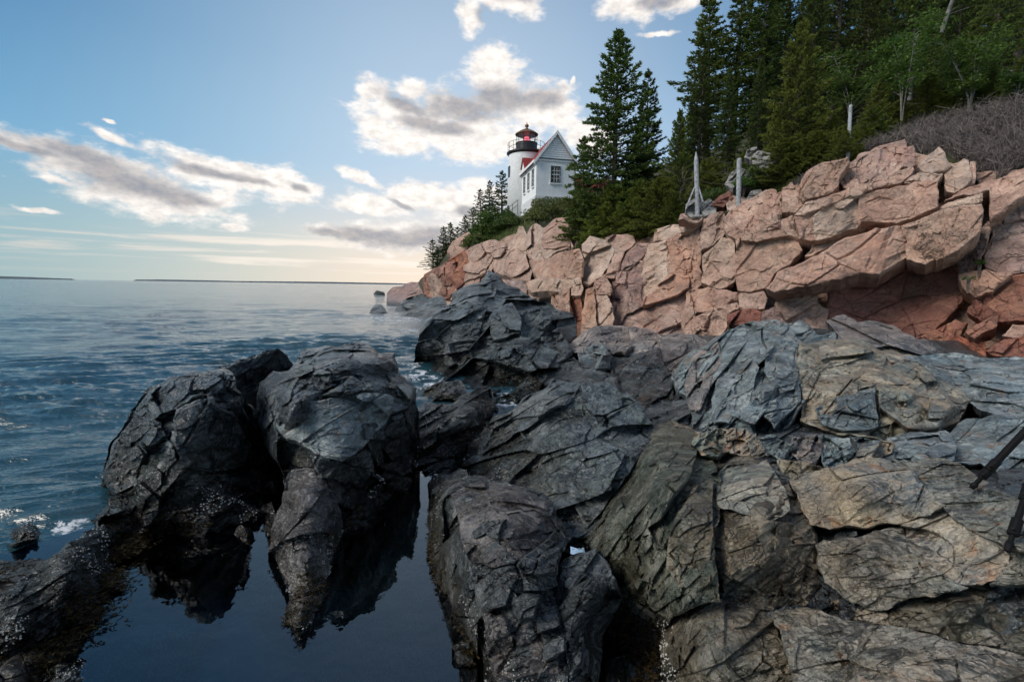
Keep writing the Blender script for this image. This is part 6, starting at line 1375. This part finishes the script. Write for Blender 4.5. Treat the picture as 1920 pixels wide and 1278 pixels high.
for pl, lb, mt in [([(1288,398),(1290,384),(1302,377),(1316,380),(1322,392),(1318,402),(1298,404)], 'grey round stone at the foot of the pointed fence post', 'grey'), ([(1316,382),(1330,376),(1342,384),(1340,398),(1322,402)], 'grey split stone right of the pointed fence post', 'grey'),
               ([(1336,384),(1352,370),(1366,360),(1372,372),(1356,384)], 'reddish flat stone between the two pale fence posts', 'red'), ([(1366,382),(1376,370),(1392,372),(1398,380),(1382,392),(1368,392)], 'pale stone at the foot of the square fence post', 'pale'), ([(1398,376),(1410,362),(1424,358),(1428,368),(1410,378)], 'flat grey stone right of the square fence post', 'grey'), ([(1276,412),(1280,402),(1300,400),(1316,404),(1312,412)], 'pink flat stone under the round grey stone', 'pink')]:
    cx = np.mean([p[0] for p in pl]); Yc = 16.7 - (cx - 1300) / 120 * .5
    rock('stone', mt, pl, [(x, y, Yc + (395 - y) * .02) for x, y in pl], 'block', 5, .5, label=lb, cat='stone', group='stones along the old fence', sp=1.6)
# ------------------------------------------------------------------ tripod at the right edge
tp = bpy.data.objects.new('tripod', None); C.objects.link(tp); hub = at(1985, 742, 2.3); tp.location = tuple(hub); tag(tp, 'black tripod with two legs reaching in from the right edge', 'tripod')
f1 = at(*Zc(1822, 914, 1.27)); f2 = at(*Zc(1889, 1031, 1.2)); f3 = at(2250, 1120, 2.6)
def leg(foot, r, joints):
    f_ = foot - hub; L = np.linalg.norm(f_); m = MB()
    def P_(t): return tuple(f_ * (1 - t))
    sec = [(0.03, joints[0], r * .62), (joints[0], joints[1], r * .8), (joints[1], 1.0, r)]
    for a, b, rr in sec: m.tube([P_(a), P_(b)], rr, 14)
    lg = m.build('leg', M['rubber'], tp)
    for j in joints:
        m = MB(); m.tube([P_(j - .045), P_(j - .04), P_(j + .05), P_(j + .055)], [r * .9, r * 1.28, r * 1.28, r], 14); m.build('clamp', M['rubber'], lg)
        m = MB(); q = np.array(P_(j)); m.tube([q + np.array([-r * 1.0, -r * .8, -r * .3]), q + np.array([-r * 1.9, -r * 1.2, r * .5])], [r * .45, r * .4], 8); m.build('clamp_lever', M['rubber'], lg)
    m = MB(); m.tube([P_(-.005), P_(.03), P_(.05)], [r * .62, r * .95, r * .8], 12); m.build('foot', M['rubber'], lg)
leg(f1, .017, (.16, .26)); leg(f2, .016, (.13, .34)); leg(f3, .016, (.13, .34))
m = MB(); m.lathe([(.03, -.05), (.045, -.03), (.045, .04), (.03, .06), (.02, .09), (.04, .10), (.04, .12)], 16); m.build('hub', M['rubber'], tp)
# ------------------------------------------------------------------ barnacles and weed near the waterline
def scatter_shore():
    rs = np.random.RandomState(9); P = []; W_p = []
    for o, v in ROCKV:
        if o.parent: continue
        y = v[:, 1]
        zn = v[:, 2]; m = (zn > -.02) & (zn < .34) & (y < 11) & (y > 1.5)
        if not m.any(): continue
        q = v[m]; cl = fbm(q / .28, 2, 4)
        k = (cl > .28) & (rs.rand(len(q)) < .085)
        P.append(q[k]); k2 = (cl < -.12) & (rs.rand(len(q)) < .12) & (q[:, 2] < .2) & (q[:, 0] < 1.2); W_p.append(q[k2])
    P = np.concatenate(P); n = len(P)
    to = np.array([0, 0, EYE]) - P; to /= np.linalg.norm(to, axis=1, keepdims=True); P = P + to * .006
    s = (rs.uniform(.0025, .007, n) * (1 + .1 * P[:, 1]))[:, None, None]
    base = np.array([[1, 0, 0], [-.5, .87, 0], [-.5, -.87, 0], [0, 0, 1.1]]); tet = base[None] * s
    V = (P[:, None] + tet + rs.normal(0, .001, (n, 4, 3))).reshape(-1, 3); I = np.arange(n)[:, None, None] * 4 + np.array([[0, 1, 3], [1, 2, 3], [2, 0, 3], [0, 2, 1]])[None]
    obj('barnacles', mesh('barnacles', V, I.reshape(-1, 3), M['barnacle']), kind='stuff', label='white barnacles scattered on the black rock near the waterline')
    P = np.concatenate(W_p)
    extra = []
    for px, py, Yz, n_, sp in [(225,1035,.06,260,.10),(200,1090,.05,300,.14),(150,1150,.05,300,.16),(120,1190,.03,220,.14),(878,1212,.06,120,.03),(1085,1240,.10,260,.07),(250,1020,.05,200,.12),(60,1235,.05,260,.16)]:
        c = at(*Zc(px, py, Yz)); extra.append(c + rs.normal(0, sp * .55, (n_, 3)) * np.array([1, 1, .3]))
    P = np.concatenate([P] + extra); n = len(P); V = []; T = []; tint = []
    for k in range(5):
        d = rs.normal(0, 1, (n, 3)); d[:, 2] = -np.abs(d[:, 2]) * .5 + .15; d /= np.linalg.norm(d, axis=1, keepdims=True); s = np.cross(d, rs.normal(0, 1, (n, 3))); s /= np.linalg.norm(s, axis=1, keepdims=True)
        L = rs.uniform(.012, .04, (n, 1)); V.append(np.stack([P - s * .002, P + s * .002, P + d * L + s * .0035, P + d * L - s * .0035], 1)); tint.append(np.repeat(rs.rand(n)[:, None], 4, 1))
    V = np.concatenate(V).reshape(-1, 3); obj('rockweed', mesh('rockweed', V, np.arange(len(V)).reshape(-1, 4), M['weed'], False, {'tint': np.concatenate(tint).ravel()}), kind='stuff', label='yellow brown rockweed on the wet edges of the pool rocks')
    # soft weed on the pool floor
    n = 26000; q = np.stack([rs.uniform(-4.5, 1.2, n), rs.uniform(1.6, 5.5, n)], 1); pz = np.stack([q[:, 0], q[:, 1], 0 * q[:, 0]], 1); k = fbm(pz / .8, 3, 6) > .0; q = q[k]; n = len(q)
    P = np.stack([q[:, 0], q[:, 1], np.full(n, -.5)], 1); V = []
    for k in range(3):
        d = rs.normal(0, .8, (n, 3)); d[:, 2] = 1; d /= np.linalg.norm(d, axis=1, keepdims=True); s = np.cross(d, rs.normal(0, 1, (n, 3))); s /= np.linalg.norm(s, axis=1, keepdims=True); L = rs.uniform(.08, .26, (n, 1)); V.append(np.stack([P - s * .011, P + s * .011, P + d * L], 1))
    V = np.concatenate(V).reshape(-1, 3); obj('pool_weed', mesh('pool_weed', V, np.arange(len(V)).reshape(-1, 3), M['poolweed'], False, {'tint': rs.rand(len(V))}), kind='stuff', label='pale feathery weed on the floor of the tide pool')
scatter_shore()
